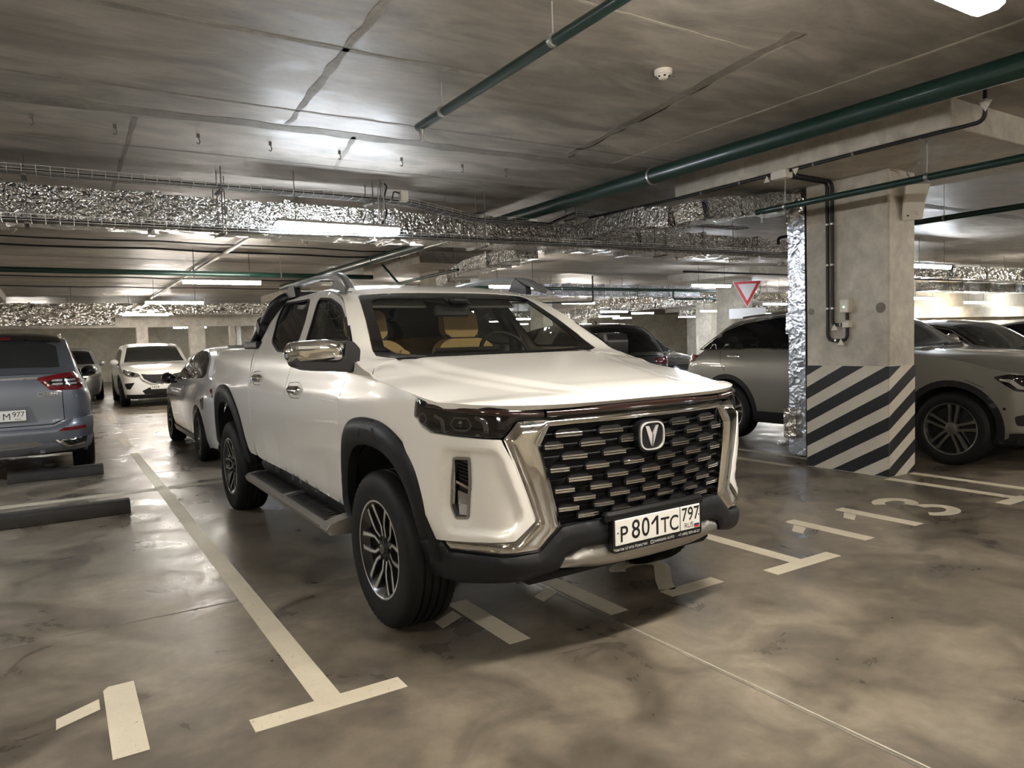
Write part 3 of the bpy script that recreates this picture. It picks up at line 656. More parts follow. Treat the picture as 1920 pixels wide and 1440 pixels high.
for sg in (-1, 1):
    S = side(sg)
    # front wing
    panel('front_wing', S, [(1.196, 1.163), (1.35, 1.194), (1.50, 1.214), (1.592, 1.226), (1.632, 1.240), (1.672, 1.256), (1.745, 1.270), (1.79, 1.282), (1.870, 1.306)] + [(a-.006, b) for a, b in DOORF[1:]] + [(2.09, .60), (2.02, .78), (1.93, .90), (1.80, .965), (1.60, .985), (1.43, .965), (1.32, .905), (1.26, .84), (1.225, .86), (1.283, .955), (1.175, 1.035), (1.205, 1.078)], M['white'], truck, step=.025)
    top_f = edge_line(.33, 1.452, 18)
    panel('front_door', S, top_f + [(a-.004, b) for a, b in SEAM] + [(2.15, .500)] + DOORF[::-1][1:-1] + [(1.918, 1.318)], M['white'], truck, holes=[WIN_F], step=.03)
    top_r = edge_line(1.49, 2.24, 10)
    panel('rear_door', S, [(SEAM[0][0]+.006, SEAM[0][1]+.002)] + top_r + [(a-.004, b) for a, b in CABR] + [(3.90, .566)] + [(a+.004, b) for a, b in SEAM[::-1]][:-1], M['white'], truck, holes=[WIN_R], step=.03)
    panel('rear_pillar', S, [(3.908, 1.745), (3.945, 1.745), (3.955, 1.60), (3.985, 1.40), (4.035, 1.20), (4.038, .95), (4.035, .90), (4.012, 1.05), (3.992, 1.20), (3.906, 1.40), (3.881, 1.58)], M['white'], truck, step=.03)
    panel('bed_side', S, [(4.045, 1.385), (4.6, 1.400), (5.45, 1.412), (5.62, 1.405), (5.78, 1.395), (5.83, 1.2), (5.83, .62), (5.50, .60), (5.40, .74), (5.28, .88), (5.10, .985), (4.87, 1.02), (4.64, .985), (4.46, .88), (4.34, .74), (4.25, .60), (4.20, .575), (4.045, .575)], M['white'], truck, step=.03)
    for nm, O, I in (('front_arch_flare', FLARE_F_OUT, FLARE_F_IN), ('rear_arch_flare', FLARE_R_OUT, FLARE_R_IN)):
        O2 = [tuple(q) for q in cr_resample(O, 60)[1]]; I2 = [tuple(q) for q in cr_resample(I, 60)[1]]
        panel(nm, S, O2 + I2[::-1], M['trim'], truck, step=.020, flange=.05, off=.014, pillow=(.024, .06))
    for (a, b, w) in ((1.585, .985, 1.), (SR-.02, 1.030, 1.)):
        fl = panel('flare_vent', S, fillet([(a-.120, b-.042), (a-.080, b+.020), (a+.075, b+.020), (a+.115, b-.042), (a+.085, b-.040), (a+.055, b-.006), (a-.055, b-.006), (a-.088, b-.040)], .008, 2), M['trim'], truck, step=.012, off=.038, flange=.012, pillow=(.006, .010))
    # glazing with rubber seals
    for nm, Wn, gm in (('front_side_window', WIN_F, 'side_glass'), ('rear_side_window', WIN_R, 'privacy')):
        g = panel(nm, S, Wn, M[gm], truck, step=.06, off=-.006, flange=0)
        panel('window_seal', S, ring(Wn, -.006), M['plastic'], g, holes=[ring(Wn, .010)], step=.02, off=.002, flange=.014)
    # sill cladding
    panel('sill_cover', S, [(2.16, .500), (3.07, .533), (3.90, .561), (3.96, .54), (3.96, .455), (2.20, .405), (2.10, .43)], M['trim'], truck, step=.04, off=-.014, pillow=(.014, .03))
    # door handles: chrome scoop with a grab bar
    for (s0, s1, z) in ((2.690, 3.010, 1.130), (3.63, 3.945, 1.182)):
        cup = fillet([(s0, z+.014), (s0+.05, z-.050), (s1-.09, z-.056), (s1, z-.014), (s1-.02, z+.042), (s0+.10, z+.052)], .03, 4)
        h = panel('door_handle', S, cup, M['chrome'], truck, step=.012, off=-.002, disp=lambda u, v, c=cup, W=None: -.016*np.clip(edge_dist(np.stack([u, v], 1), c)/.03, 0, 1)*1.0+.004)
        panel('grab_bar', S, fillet([(s0+.03, z+.008), (s0+.08, z-.030), (s1-.07, z-.028), (s1-.012, z+.002), (s1-.05, z+.022), (s0+.10, z+.027)], .012, 3), M['chrome'], h, step=.012, off=.010, flange=.02, pillow=(.014, .02))
    # headlamp
    HL = fillet([(1.183, 1.160), (1.190, 1.078), (1.150, 1.040), (1.090, 1.014), (.95, 1.005), (.728, .997), (.670, 1.062), (.600, 1.070), (.538, 1.073), (.536, 1.108), (.616, 1.118), (.868, 1.128), (1.094, 1.147)], .012, 3)
    hl = panel('headlamp', S, HL, M['gloss'], truck, step=.022, off=.000, flange=.05, pillow=(.006, .02))
    loft_later.append((hl, sg))
    for a in (.795, 1.015):
        panel('running_light', S, fillet([(a-.012, 1.018), (a+.012, 1.018), (a+.018, 1.060), (a+.058, 1.078), (a+.052, 1.092), (a-.002, 1.072)], .006, 2), M['smoke'], hl, step=.012, off=.0068, flange=.006, pillow=(.003, .006))
    pr_o = fillet([(.860, 1.045), (.885, 1.024), (.950, 1.024), (.980, 1.050), (.955, 1.082), (.880, 1.080)], .012, 3)
    panel('projector_frame', S, pr_o, M['smoke'], hl, holes=[ring(pr_o, .006)], step=.012, off=.0068, flange=.006)
    mb = MB(); c = TS.belt(sg*.918, 1.053, .004); mb.sphere(c, .017, 14, 10, (.9, .5, 1)); mb.build('projector_lens', M['gloss'], hl)
    rr = [(1.140+.026*math.cos(a), 1.068+.026*math.sin(a)) for a in np.linspace(0, 2*math.pi, 20, endpoint=False)]
    panel('side_reflector', S, rr, M['smoke'], hl, holes=[[(1.140+.018*math.cos(a), 1.068+.018*math.sin(a)) for a in np.linspace(0, 2*math.pi, 16, endpoint=False)]], step=.012, off=.0068, flange=.006)
    # white bumper corner with its recessed field and lamp slot
    INNER = fillet([(1.015, .943), (.752, .942), (.655, .665), (.705, .600), (1.031, .575), (1.062, .684), (1.043, .863)], .03, 4)
    FOG = fillet([(.985, .908), (.893, .912), (.896, .806), (.925, .642), (1.004, .632), (1.026, .689), (1.008, .808)], .014, 3)
    IP = np.array(INNER)
    FP = np.array(ring(FOG, -.022))
    def corner_disp(u, v):
        q = np.stack([u, v], 1); d = edge_dist(q, IP)*np.where(in_poly(q, IP), 1, -1); t = np.clip((d+.004)/.016, 0, 1); r = .015-.022*(t*t*(3-2*t))
        d2 = edge_dist(q, FP)*np.where(in_poly(q, FP), 1, -1); t2 = np.clip(d2/.016, 0, 1); return r-.012*(t2*t2*(3-2*t2))
    fc = panel('bumper_corner', S, [(1.178, 1.072), (1.145, 1.033), (1.090, 1.008), (.95, .999), (.735, .990), (.690, .90), (.643, .765), (.606, .646), (.690, .572), (1.085, .531), (1.185, .528), (1.172, .62), (1.182, .72), (1.218, .84), (1.275, .95)], M['white'], truck, holes=[FOG], step=.016, bstep=.012, disp=corner_disp, flange=.03)
    fg = panel('fog_lamp', S, ring(FOG, -.002), M['gloss'], truck, step=.02, off=-.034, flange=.02)
    panel('lamp_bezel', S, ring(FOG, .001), M['satin'], fg, holes=[ring(FOG, .011)], step=.014, off=-.012, flange=.03)
    panel('lamp_blade', S, [(1.002, .80), (.990, .905), (.976, .905), (.985, .80), (1.000, .70), (1.014, .70)], M['chrome'], fg, step=.014, off=-.014, flange=.01, pillow=(.004, .006))
    panel('lamp_divider', S, [(.982, .806), (.898, .778), (.900, .766), (.984, .794)], M['chrome'], fg, step=.014, off=-.018, flange=.012)
    for (a0, a1, mt) in ((.745, .70, 'clear'), (.695, .655, 'lamp_lens')):
        panel('lamp_lens', S, fillet([(.985, a0+.016), (.908, a0), (.918, a1), (.990, a1-.004)], .006, 2), M[mt], fg, step=.02, off=-.026, flange=.008, pillow=(.006, .012))
    for k in range(5):
        z = .885-.016*k; panel('lamp_fin', S, [(.972, z), (.906, z-.014), (.906, z-.020), (.972, z-.006)], M['plastic'], fg, step=.03, off=-.024, flange=.008)

TOP = lambda t, v, o=0.: TS.top(t, v, o)
def mir(l): return l+[(a, -b) for a, b in l[::-1]]
panel('bonnet', TOP, mir([(.0, 0.0001), (.0, .5), (.0, .9), (.02, .985), (.10, .997), (.5, .997), (.775, .997), (.82, .990), (.875, .970), (.95, .935), (1.0, .885), (1.045, .74), (1.055, .40), (1.055, .0001)]), M['white'], truck, step=.03, flange=.025, usc=1.1)
WS = [(1.085, .0001), (1.085, .45), (1.090, .74), (1.115, .862), (1.18, .874), (1.6, .868), (1.93, .866), (1.99, .84), (2.0, .5), (2.0, .0001)]
ws = panel('windscreen', TOP, mir(WS), M['ws'], truck, step=.05, off=-.004, flange=0)
WSI = [(1.175, .0001), (1.175, .45), (1.19, .74), (1.25, .800), (1.6, .796), (1.84, .782), (1.885, .70), (1.885, .12), (1.80, .105), (1.80, .0001)]
panel('windscreen_border', TOP, mir(WS), M['gloss'], ws, holes=[mir(WSI)], step=.03, off=-.001, flange=.006)
panel('cowl', TOP, mir([(1.058, .0001), (1.058, .40), (1.048, .74), (1.03, .86), (1.112, .86), (1.088, .74), (1.083, .45), (1.083, .0001)]), M['plastic'], truck, step=.03, off=-.012, flange=.03)
for sg in (-1, 1):
    panel('windscreen_pillar', lambda t, v, o=0., sg=sg: TS.top(t, np.asarray(v)*sg, o), [(.79, .999), (.95, .999), (1.10, .999), (1.5, .999), (2.0, .999), (2.02, .999), (2.02, .80), (2.004, .845), (1.94, .872), (1.6, .874), (1.18, .880), (1.118, .868), (1.092, .76), (1.052, .76), (1.008, .892), (.957, .942), (.882, .976), (.83, .993)], M['white'], truck, step=.02, flange=.02)
panel('roof', TOP, mir([(2.022, .0001), (2.022, .79), (2.024, .999), (2.3, .999), (3.0, .999), (3.0, .0001)]), M['white'], truck, step=.04, flange=.02)
# cab back wall, body tub and underside keep the cabin closed
mb = MB(); mb.prism([(-.88, .50), (.88, .50), (.88, 1.34), (.66, 1.755), (.0, 1.79), (-.66, 1.755), (-.88, 1.34)], lambda u, v, d: (u, d, v), 2.10, 2.16); mb.build('cab_back_wall', M['plastic'], truck, 30)
mb = MB(); mb.bx(-.62, .62, -.72, 4.2, .40, .52, .02); mb.build('chassis', M['well'], truck, 30)
mb = MB(); mb.bx(-.80, .80, .52, 2.1, .50, .60, .02); mb.build('cab_floor', M['dash'], truck, 30)
mb = MB(); mb.bx(-.80, .80, .42, .52, .50, 1.22, .02); mb.build('firewall', M['dash'], truck, 30)
mb = MB(); mb.bx(-.60, .60, -.80, .42, .55, 1.00, .03); mb.build('engine_bay', M['well'], truck, 30)
for sg in (-1, 1):
    for (cy, w, r) in ((AXLE_F, .36, .50), (AXLE_R, .40, .51)):
        mb = MB(); V = []; F = []; n = 24; Rv = []
        for i in range(n+1):
            a = math.radians(4+172*i/n); Rv.append((cy+r*math.cos(a), .40+r*1.04*math.sin(a)))
        for i, (yy, zz) in enumerate(Rv): V += [(sg*.50, yy, zz), (sg*.895, yy, zz)]
        F = [(2*i, 2*i+1, 2*i+3, 2*i+2) for i in range(n)]; V.append((sg*.50, cy, .42)); F += [(2*i, 2*i+2, len(V)-1) for i in range(n)]
        mb.add(V, F); mb.build('wheel_arch_liner', M['well'], truck, 40)
    mb = MB(); mb.cyl((sg*.25, AXLE_R, .39), (sg*.80, AXLE_R, .39), .05, 12); mb.build('rear_axle', M['well'], truck)
# load bed
mb = MB(); mb.bx(-.80, .80, 2.50, 4.24, .85, .90); mb.build('bed_floor', M['plastic'], truck)
mb = MB(); mb.bx(-.86, .86, 2.44, 2.50, .60, 1.385, .01); mb.build('bed_front_wall', M['white'], truck, 30)
panel('tailgate', lambda s, z, o=0.: TS.belt(np.asarray(s)+TS.L, z, o) if False else np.stack([np.asarray(s), np.full_like(np.asarray(s, float), 4.33)+np.asarray(o), np.asarray(z)], -1), [(-.78, .62), (.78, .62), (.78, 1.39), (-.78, 1.39)], M['white'], truck, step=.1)
for sg in (-1, 1):
    mb = MB(); mb.bx(sg*.875, sg*.775, 2.46, 4.22, 1.385, 1.412, .010); r_ = mb.build('bed_rail_cap', M['white'], truck, 30)
    mb = MB(); mb.bx(sg*.868, sg*.795, 2.58, 3.40, 1.412, 1.432, .006); mb.build('bed_rail_track', M['plastic'], truck, 30)
    mb = MB(); mb.bx(sg*.890, sg*.780, 2.32, 2.72, 1.395, 1.452, .012); mb.build('sports_bar_foot', M['plastic'], truck, 30)
    mb = MB(); path = round_path([(sg*.825, 2.62, 1.44), (sg*.80, 2.44, 1.56), (sg*.755, 2.26, 1.715), (sg*.68, 2.19, 1.775), (sg*.0, 2.19, 1.79)], .12)
    mb.tube(path, .044, 12); mb.build('sports_bar', M['plastic'], truck, 50)
    mb = MB(); mb.box((sg*.795, 2.43, 1.56), (.10, .13, .15), .03, Matrix.Rotation(-.75, 3, 'X')); mb.build('sports_bar_clamp', M['trim'], truck, 30)
    # roof rail: an arched blade on two feet
    pth = []
    for y, z in ((.76, 1.722), (.84, 1.764), (.93, 1.808), (1.04, 1.838), (1.22, 1.851), (1.5, 1.862), (1.8, 1.859), (2.02, 1.846), (2.16, 1.822), (2.20, 1.795)): pth.append((y, z))
    V = []; F = []
    for i, (y, z) in enumerate(pth):
        e = np.interp(y, [.76, .86, 1.04, 1.3, 2.0, 2.2], [.012, .045, .048, .026, .026, .035]); x0 = np.interp(y, [.76, .9, 1.1, 2.2], [.712, .690, .668, .655])
        for dx, dz in ((.026, -e*.75), (.030, -.004), (.018, .010), (-.012, .010), (-.024, -.004), (-.020, -e*.75)): V.append((sg*(x0+dx), y, z+dz))
    for i in range(len(pth)-1):
        for k in range(6): F.append((i*6+k, i*6+(k+1) % 6, (i+1)*6+(k+1) % 6, (i+1)*6+k))
    F += [tuple(range(6)), tuple(range(len(V)-6, len(V)))]
    mb = MB(); mb.add(V, F); rl = mb.build('roof_rail', M['rail'], truck, 35)
    for (y0, y1) in ((.94, 1.12), (1.98, 2.18)):
        mb = MB(); mb.prism([(y0, 1.720), (y1+.05, 1.757), (y1+.02, 1.800), (y1-.04, 1.848), (y0+.06, 1.800), (y0, 1.770)] if y0 < 1.5 else [(y0-.04, 1.765), (y1, 1.760), (y1, 1.800), (y0+.10, 1.848), (y0-.01, 1.845)], lambda u, v, d: (sg*d, u, v), .645, .690); mb.build('rail_foot', M['plastic'], rl, 30)
    # running board
    yb0, yb1 = .47, 2.26; mb = MB(); mb.prism([(.86, .455), (.93, .462), (1.010, .452), (1.035, .428), (1.022, .398), (.93, .392), (.86, .400)], lambda u, v, d: (sg*u, d, v-.02+(d-.16)*.020), yb0, yb1); sb = mb.build('running_board', M['satin'], truck, 25)
    for (a, b) in ((.56, 1.30), (1.38, 2.20)):
        mb = MB(); mb.prism([(.875, .458), (.93, .4665), (1.008, .4570), (1.012, .4460), (.875, .446)], lambda u, v, d: (sg*u, d, v-.02+(d-.16)*.020), a, b); pd = mb.build('step_pad', M['plastic'], sb, 25)
        for k in range(int((b-a)/.05)-1):
            y = a+.05*(k+1); mb = MB(); mb.box((sg*.942, y, .4665-.02+(y-.16)*.020), (.10, .010, .004), .0015); mb.build('tread_rib', M['plastic'], pd, 0)
    mb = MB(); mb.prism([(.86, .372), (1.018, .378), (1.036, .408), (1.012, .436), (.965, .452), (.86, .474)], lambda u, v, d: (sg*u, d+(u-.86)*.10, v), yb0-.035, yb0+.075); mb.build('board_end', M['satin'], sb, 30)
    # door mirror: dark foot and shell, chrome cap (the far one is folded back along the door)
    mr = empty('door_mirror', (0, 0, 0)); mr.parent = truck
    if sg > 0:
        th = math.radians(68); pv = Vector((.93, .38, 0)); mr.rotation_euler = (0, 0, th); mr.location = pv-Matrix.Rotation(th, 3, 'Z') @ pv
    mb = MB(); mb.prism(fillet([(.868, 1.375), (.905, 1.418), (.945, 1.422), (.958, 1.335), (1.215, 1.340), (1.205, 1.300), (1.14, 1.275), (.92, 1.258), (.880, 1.28)], .014, 3), lambda u, v, d: (sg*u, d, v), .275, .415); mb.build('mirror_base', M['plastic'], mr, 40)
    V = []; F = []
    prof = fillet([(.955, 1.315), (1.215, 1.315), (1.228, 1.372), (1.205, 1.424), (1.03, 1.434), (.962, 1.412)], .03, 4); n = len(prof); cx = np.mean([p[0] for p in prof]); cz = np.mean([p[1] for p in prof])
    for k, (yy, f) in enumerate(((.41, .97), (.37, 1.), (.30, .99), (.265, .94), (.245, .82), (.240, .6))):
        for (x, z) in prof: V.append((sg*(cx+(x-cx)*f), yy+abs(x-.95)*.10, cz+(z-cz)*f))
    for k in range(5):
        for i in range(n): F.append((k*n+i, k*n+(i+1) % n, (k+1)*n+(i+1) % n, (k+1)*n+i))
    F += [tuple(range(n)), tuple(range(5*n, 6*n))]
    mb = MB(); mb.add(V, F); mb.build('mirror_cap', M['chrome'], mr, 60)
    mb = MB(); mb.box((sg*1.085, .262, 1.392), (.245, .018, .030), .008); mb.build('mirror_brow', M['satin'], mr, 30)
# nose: chrome surround, mesh, bars and tabs
def loft(name, S_, stations, prof, mat, parent):
    """stations: (s, z_low, z_high); prof: (fraction of height, offset)"""
    V = []; F = []; n = len(prof)
    for s_, z0, z1 in stations:
        for f_, o_ in prof: V.append(tuple(S_(np.array(s_), np.array(z0+(z1-z0)*f_), o_)))
    for i in range(len(stations)-1):
        for k in range(n-1): F.append((i*n+k, i*n+k+1, (i+1)*n+k+1, (i+1)*n+k))
    F += [tuple(range(n)), tuple(range((len(stations)-1)*n, len(stations)*n))]
    mb = MB(); mb.add(V, F); return mb.build(name, M[mat], parent, 50)
BARP = [(0, -.03), (0, .006), (.12, .012), (.35, .016), (.62, .016), (.86, .012), (1, .004), (1, -.03)]
FR = lambda s, z, o=0.: TS.belt(s, z, o)
def mirs(l): return l+[(-a, b) for a, b in l[::-1]]
CH_O = [(.0001, 1.062), (.40, 1.062), (.560, 1.061), (.662, 1.060), (.724, .992), (.690, .90), (.643, .765), (.604, .644), (.688, .568), (1.086, .528), (1.055, .484), (.84, .497), (.585, .512), (.500, .592)]
CH_I = [(.0001, 1.036), (.40, 1.036), (.520, 1.034), (.566, .958), (.525, .78), (.486, .612)]
LEG = [(.0001, .612), (.40, .612), (.480, .606)]
ch_poly = [p for p in CH_O]+[(.486, .612)]+[p for p in CH_I[::-1][1:]]
chw = panel('grille_surround', FR, ch_poly+[(-a, b) for a, b in ch_poly[::-1]], M['chrome'], truck, step=.0095, bstep=.009, off=.004, flange=.06, pillow=(.018, .045))
GR = [(.0001, 1.040), (.40, 1.040), (.525, 1.038), (.572, .958), (.530, .78), (.495, .600), (.40, .600), (.0001, .600)]
panel('grille_backing', FR, mirs(GR), M['well'], truck, step=.06, off=-.05, flange=.01)
ROWS = [.995, .948, .899, .849, .802, .759, .718, .680, .643]
def gr_half(z): return float(np.interp(z, [.60, .78, .958, 1.038], [.490, .522, .560, .520]))
for i, z in enumerate(ROWS):
    hw = gr_half(z)-.004; mb = MB(); mb.tube([tuple(TS.belt(s, z, -.026)) for s in np.linspace(-hw, hw, 17)], .0045, 6); mb.build('grille_bar', M['trim'], truck)
    sp = np.interp(z, [.643, .995], [.174, .213]); wd = sp*.315; hh = np.interp(z, [.643, .995], [.0155, .0195])
    offs = [k*sp for k in (-2, -1, 0, 1, 2)] if i % 2 == 0 else [(k+.5)*sp for k in (-3, -2, -1, 0, 1, 2)]
    for s in offs:
        if abs(s) < .02 and z > .90: continue
        a, b = max(s-wd, -hw+.006), min(s+wd, hw-.006)
        if b-a < .05: continue
        tb = panel('grille_tab', FR, [(a, z-hh*.62), (b, z-hh*.62), (b, z+hh*.25), (b-.022, z+hh), (a+.022, z+hh), (a, z+hh*.25)], M['plastic'], truck, step=.03, off=-.010, flange=.022, pillow=(.004, .010))
        for dz in (.10, -.46):
            mb = MB(); mb.tube([tuple(TS.belt(q, z+hh*dz, -.004)) for q in (a+.004, (a+b)/2, b-.004)], .0043, 6); mb.build('chrome_line', M['chrome'], tb)
lb = loft('light_bar', FR, [(x, 1.071, 1.104) for x in np.linspace(-.528, .528, 41)], BARP, 'barlens', truck)
loft('bar_gleam_line', FR, [(x, 1.0815, 1.0835) for x in np.linspace(-.52, .52, 41)], [(0, .010), (0, .0172), (1, .0172), (1, .010)], 'smoke', lb)
for hl_, sg in loft_later: loft('upper_light_strip', lambda q, z, o=0., sg=sg: TS.belt(np.asarray(q)*sg, z, o), [(q, np.interp(q, [.54, .8, 1.0, 1.12], [1.074, 1.092, 1.106, 1.118]), np.interp(q, [.54, .8, 1.0, 1.12], [1.104, 1.116, 1.128, 1.134])) for q in np.linspace(.54, 1.12, 24)], [(0, -.01), (0, .008), (.2, .012), (.6, .013), (1, .008), (1, -.01)], 'barlens', hl_)
panel('nose_gap_strip', FR, mirs([(.0001, 1.118), (.60, 1.118), (.88, 1.126), (1.10, 1.140), (1.18, 1.155), (1.18, 1.12), (.90, 1.10), (.53, 1.05), (.0001, 1.05)]), M['plastic'], truck, step=.04, off=-.018, flange=.03)
def squircle(a, b, n=40, e=3.2): return [(a*abs(math.cos(t))**(2/e)*math.copysign(1, math.cos(t)), b*abs(math.sin(t))**(2/e)*math.copysign(1, math.sin(t))) for t in np.linspace(0, 2*math.pi, n, endpoint=False)]
EY = -.956; EZ = .952
mb = MB(); mb.prism(squircle(.082, .073), lambda u, v, d: (u, d, EZ+v), EY, EY+.10); em = mb.build('emblem', M['plastic'], truck, 40)
def flat_ring(mb, O, I, fn, d0, d1):
    n = len(O); V = [fn(u, v, d0) for u, v in O]+[fn(u, v, d0) for u, v in I]+[fn(u, v, d1) for u, v in O]+[fn(u, v, d1) for u, v in I]
    F = []
    for i in range(n): j = (i+1) % n; F += [(i, j, n+j, n+i), (2*n+i, 3*n+i, 3*n+j, 2*n+j), (i, 2*n+i, 2*n+j, j), (n+i, n+j, 3*n+j, 3*n+i)]
    mb.add(V, F)
fe = lambda u, v, d: (u, d, EZ+v)
mb = MB(); flat_ring(mb, squircle(.073, .064), squircle(.0665, .058), fe, EY-.008, EY+.002); mb.build('emblem_ring', M['badge'], em, 40)
for s in (-1, 1):
    V = [(s*.004, EY-.004, EZ-.050), (s*.040, EY-.004, EZ+.045), (s*.024, EY-.010, EZ+.045), (s*.004, EY-.010, EZ+.006), (s*.004, EY+.001, EZ-.050), (s*.040, EY+.001, EZ+.045), (s*.026, EY+.001, EZ+.045), (s*.004, EY+.001, EZ+.010)]
    mb = MB(); mb.add(V, [(0, 1, 2, 3), (4, 7, 6, 5), (0, 4, 5, 1), (1, 5, 6, 2), (2, 6, 7, 3), (3, 7, 4, 0)]); mb.build('emblem_blade', M['badge'], em, 20)
# lower bumper, skid plate
BUMP = [(.0001, .612), (.40, .612), (.478, .606), (.500, .590), (.585, .512), (.84, .495), (1.052, .482), (1.084, .522), (1.18, .525), (1.335, .520), (1.345, .44), (1.30, .345), (1.00, .345), (.62, .400), (.50, .428), (.470, .482), (.385, .508), (.0001, .508)]
panel('lower_bumper', FR, BUMP+[(-a, b) for a, b in BUMP[::-1]], M['trim'], truck, step=.022, off=.014, flange=.06, pillow=(.015, .020))
SKID = [(.0001, .505), (.382, .505), (.466, .480), (.497, .430), (.30, .405), (.0001, .400)]
panel('skid_plate', FR, mirs(SKID), M['satin'], truck, step=.03, off=.002, flange=.06, pillow=(.024, .03))
mb = MB(); mb.bx(-.58, .58, -.78, -.35, .33, .40, .03); mb.build('under_tray', M['well'], truck, 30)
# number plate in its dealer frame
PY = -.992; PZ = .557
mb = MB(); mb.prism(fillet([(-.272, .470), (.272, .470), (.272, .624), (-.272, .624)], .012, 3), lambda u, v, d: (u, d, v), PY, PY+.022); pf = mb.build('plate_frame', M['plastic'], truck, 30)
mb = MB(); mb.bx(-.30, .30, PY+.006, PY+.05, .600, .648, .012); mb.build('plate_mount', M['plastic'], pf, 30)
mb = MB(); mb.bx(-.260, .260, PY-.003, PY+.004, PZ-.056, PZ+.056, .003); mb.build('number_plate', M['plate'], pf, 30)
fp = lambda x, z, d=-.0038: Matrix.Translation((x, PY+d, z)) @ Matrix.Rotation(math.radians(90), 4, 'X')
for ch, x, sz, z, xs in (('P', -.213, .100, PZ-.012, .98), ('8', -.143, .118, PZ-.002, .92), ('0', -.085, .118, PZ-.002, .88), ('T', .033, .100, PZ-.012, .92), ('C', .090, .100, PZ-.012, .88),
                      ('7', .157, .088, PZ+.014, .88), ('9', .196, .088, PZ+.014, .88), ('7', .235, .088, PZ+.014, .88)):
    place_text('plate_character', ch, sz*.98, fp(x, z), M['ink'], pf, bold=.0008, xs=xs)
mb = MB(); mb.prism([(-.021, PZ-.044), (-.008, PZ-.044), (-.008, PZ+.041), (-.020, PZ+.041), (-.052, PZ+.012), (-.046, PZ+.003), (-.021, PZ+.024)], lambda u, v, d: (u, d, v), PY-.0040, PY-.002); mb.build('plate_character', M['ink'], pf, 0)
place_text('plate_country', 'RUS', .034, fp(.185, PZ-.036), M['ink'], pf)
mb = MB(); mb.bx(.127, .130, PY-.0042, PY, PZ-.056, PZ+.056); mb.build('plate_rule', M['ink'], pf, 0)
for k, mt in enumerate(('white_ink', 'flag_blue', 'flag_red')):
    mb = MB(); z = PZ-.029-.0085*k; mb.bx(.219, .252, PY-.0040-.0002*k, PY, z-.0042, z+.0042); mb.build('flag_stripe', M[mt], pf, 0)
for x, z in ((-.247, PZ+.0), (.250, PZ+.006)):
    mb = MB(); mb.cyl((x, PY-.0045, z), (x, PY, z), .0035, 10); mb.build('plate_rivet', M['ink'], pf)
place_text('dealer_name', 'Чанган Центр Кунцево', .0178, fp(-.172, .484, -.0006), M['white_ink'], pf)
place_text('dealer_brand', 'CHANGAN AUTO', .0165, fp(.026, .484, -.0006), M['white_ink'], pf)
mb = MB(); flat_ring(mb, squircle(.008, .008, 20), squircle(.0062, .0062, 20), lambda u, v, d: (-.046+u, d, .484+v), PY-.0012, PY); mb.build('dealer_logo', M['white_ink'], pf)
place_text('dealer_phone', '+7 (495) 929-40-23', .0175, fp(.188, .484, -.0006), M['white_ink'], pf)
# wipers
for (x0, x1) in ((-.50, .10), (.02, .58)):
    pts = [tuple(TS.top(np.array(1.10+.02*(k/6)), np.array((x0+(x1-x0)*k/6)/.885), .012)) for k in range(7)]
    mb = MB(); mb.tube(pts, .007, 6); mb.build('wiper', M['plastic'], truck)
# cabin
def seat(x, y, nm='front_seat'):
    mb = MB(); mb.prism(fillet([(y-.28, .80), (y+.28, .80), (y+.28, .98), (y-.28, 1.0)], .06, 3), lambda u, v, d: (d, u, v), x-.26, x+.26); st = mb.build(nm, M['tan'], truck, 40)
    V = []; prof = fillet([(-.245, .92), (.245, .92), (.265, 1.20), (.235, 1.36), (.15, 1.425), (-.15, 1.425), (-.235, 1.36), (-.265, 1.20)], .06, 4)
    mb = MB(); mb.prism(prof, lambda u, v, d: (x+u, y+.22+d+(v-.95)*.28, v), 0, .11); mb.build('seat_back', M['tan'], st, 40)
    for s in (-1, 1):
        mb = MB(); mb.prism(fillet([(.18, .95), (.275, .95), (.285, 1.20), (.245, 1.35), (.185, 1.36)], .03, 3), lambda u, v, d: (x+s*u, y+.22+d+(v-.95)*.28, v), -.035, .06); mb.build('seat_bolster', M['tan'], st, 40)
    mb = MB(); mb.prism(fillet([(-.10, 1.425), (.10, 1.425), (.142, 1.47), (.138, 1.60), (.10, 1.635), (-.10, 1.635), (-.138, 1.60), (-.142, 1.47)], .03, 3), lambda u, v, d: (x+u, y+.29+d+(v-.95)*.22, v), 0, .09); hr = mb.build('headrest', M['tan'], st, 40)
    mb = MB(); mb.prism([(-.145, 1.455), (-.105, 1.418), (.105, 1.418), (.145, 1.455), (.125, 1.455), (.10, 1.435), (-.10, 1.435), (-.125, 1.455)], lambda u, v, d: (x+u, y+.29+d+(v-.95)*.22, v), -.012, .0); mb.build('headrest_piping', M['dash'], hr, 0)
    return st
seat(-.37, .97); seat(.36, .97)
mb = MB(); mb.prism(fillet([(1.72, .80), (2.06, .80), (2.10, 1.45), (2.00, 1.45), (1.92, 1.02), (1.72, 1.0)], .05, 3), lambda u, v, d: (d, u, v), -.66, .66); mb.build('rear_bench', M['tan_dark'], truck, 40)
mb = MB(); mb.prism(fillet([(.30, 1.22), (.34, 1.315), (.55, 1.318), (.72, 1.29), (.78, 1.20), (.70, 1.05), (.40, 1.0)], .03, 3), lambda u, v, d: (d, u, v), -.80, .80); mb.build('dashboard', M['dash'], truck, 40)
mb = MB(); mb.prism(fillet([(-.26, 1.30), (.24, 1.30), (.24, 1.365), (-.22, 1.365)], .012, 3), lambda u, v, d: (u, d, v), .66, .68); mb.build('centre_screen', M['gloss'], truck, 40)
c = Vector((.37, .80, 1.30)); ax = Vector((0, -.80, .42)).normalized(); u_ = Vector((1, 0, 0)); w_ = ax.cross(u_)
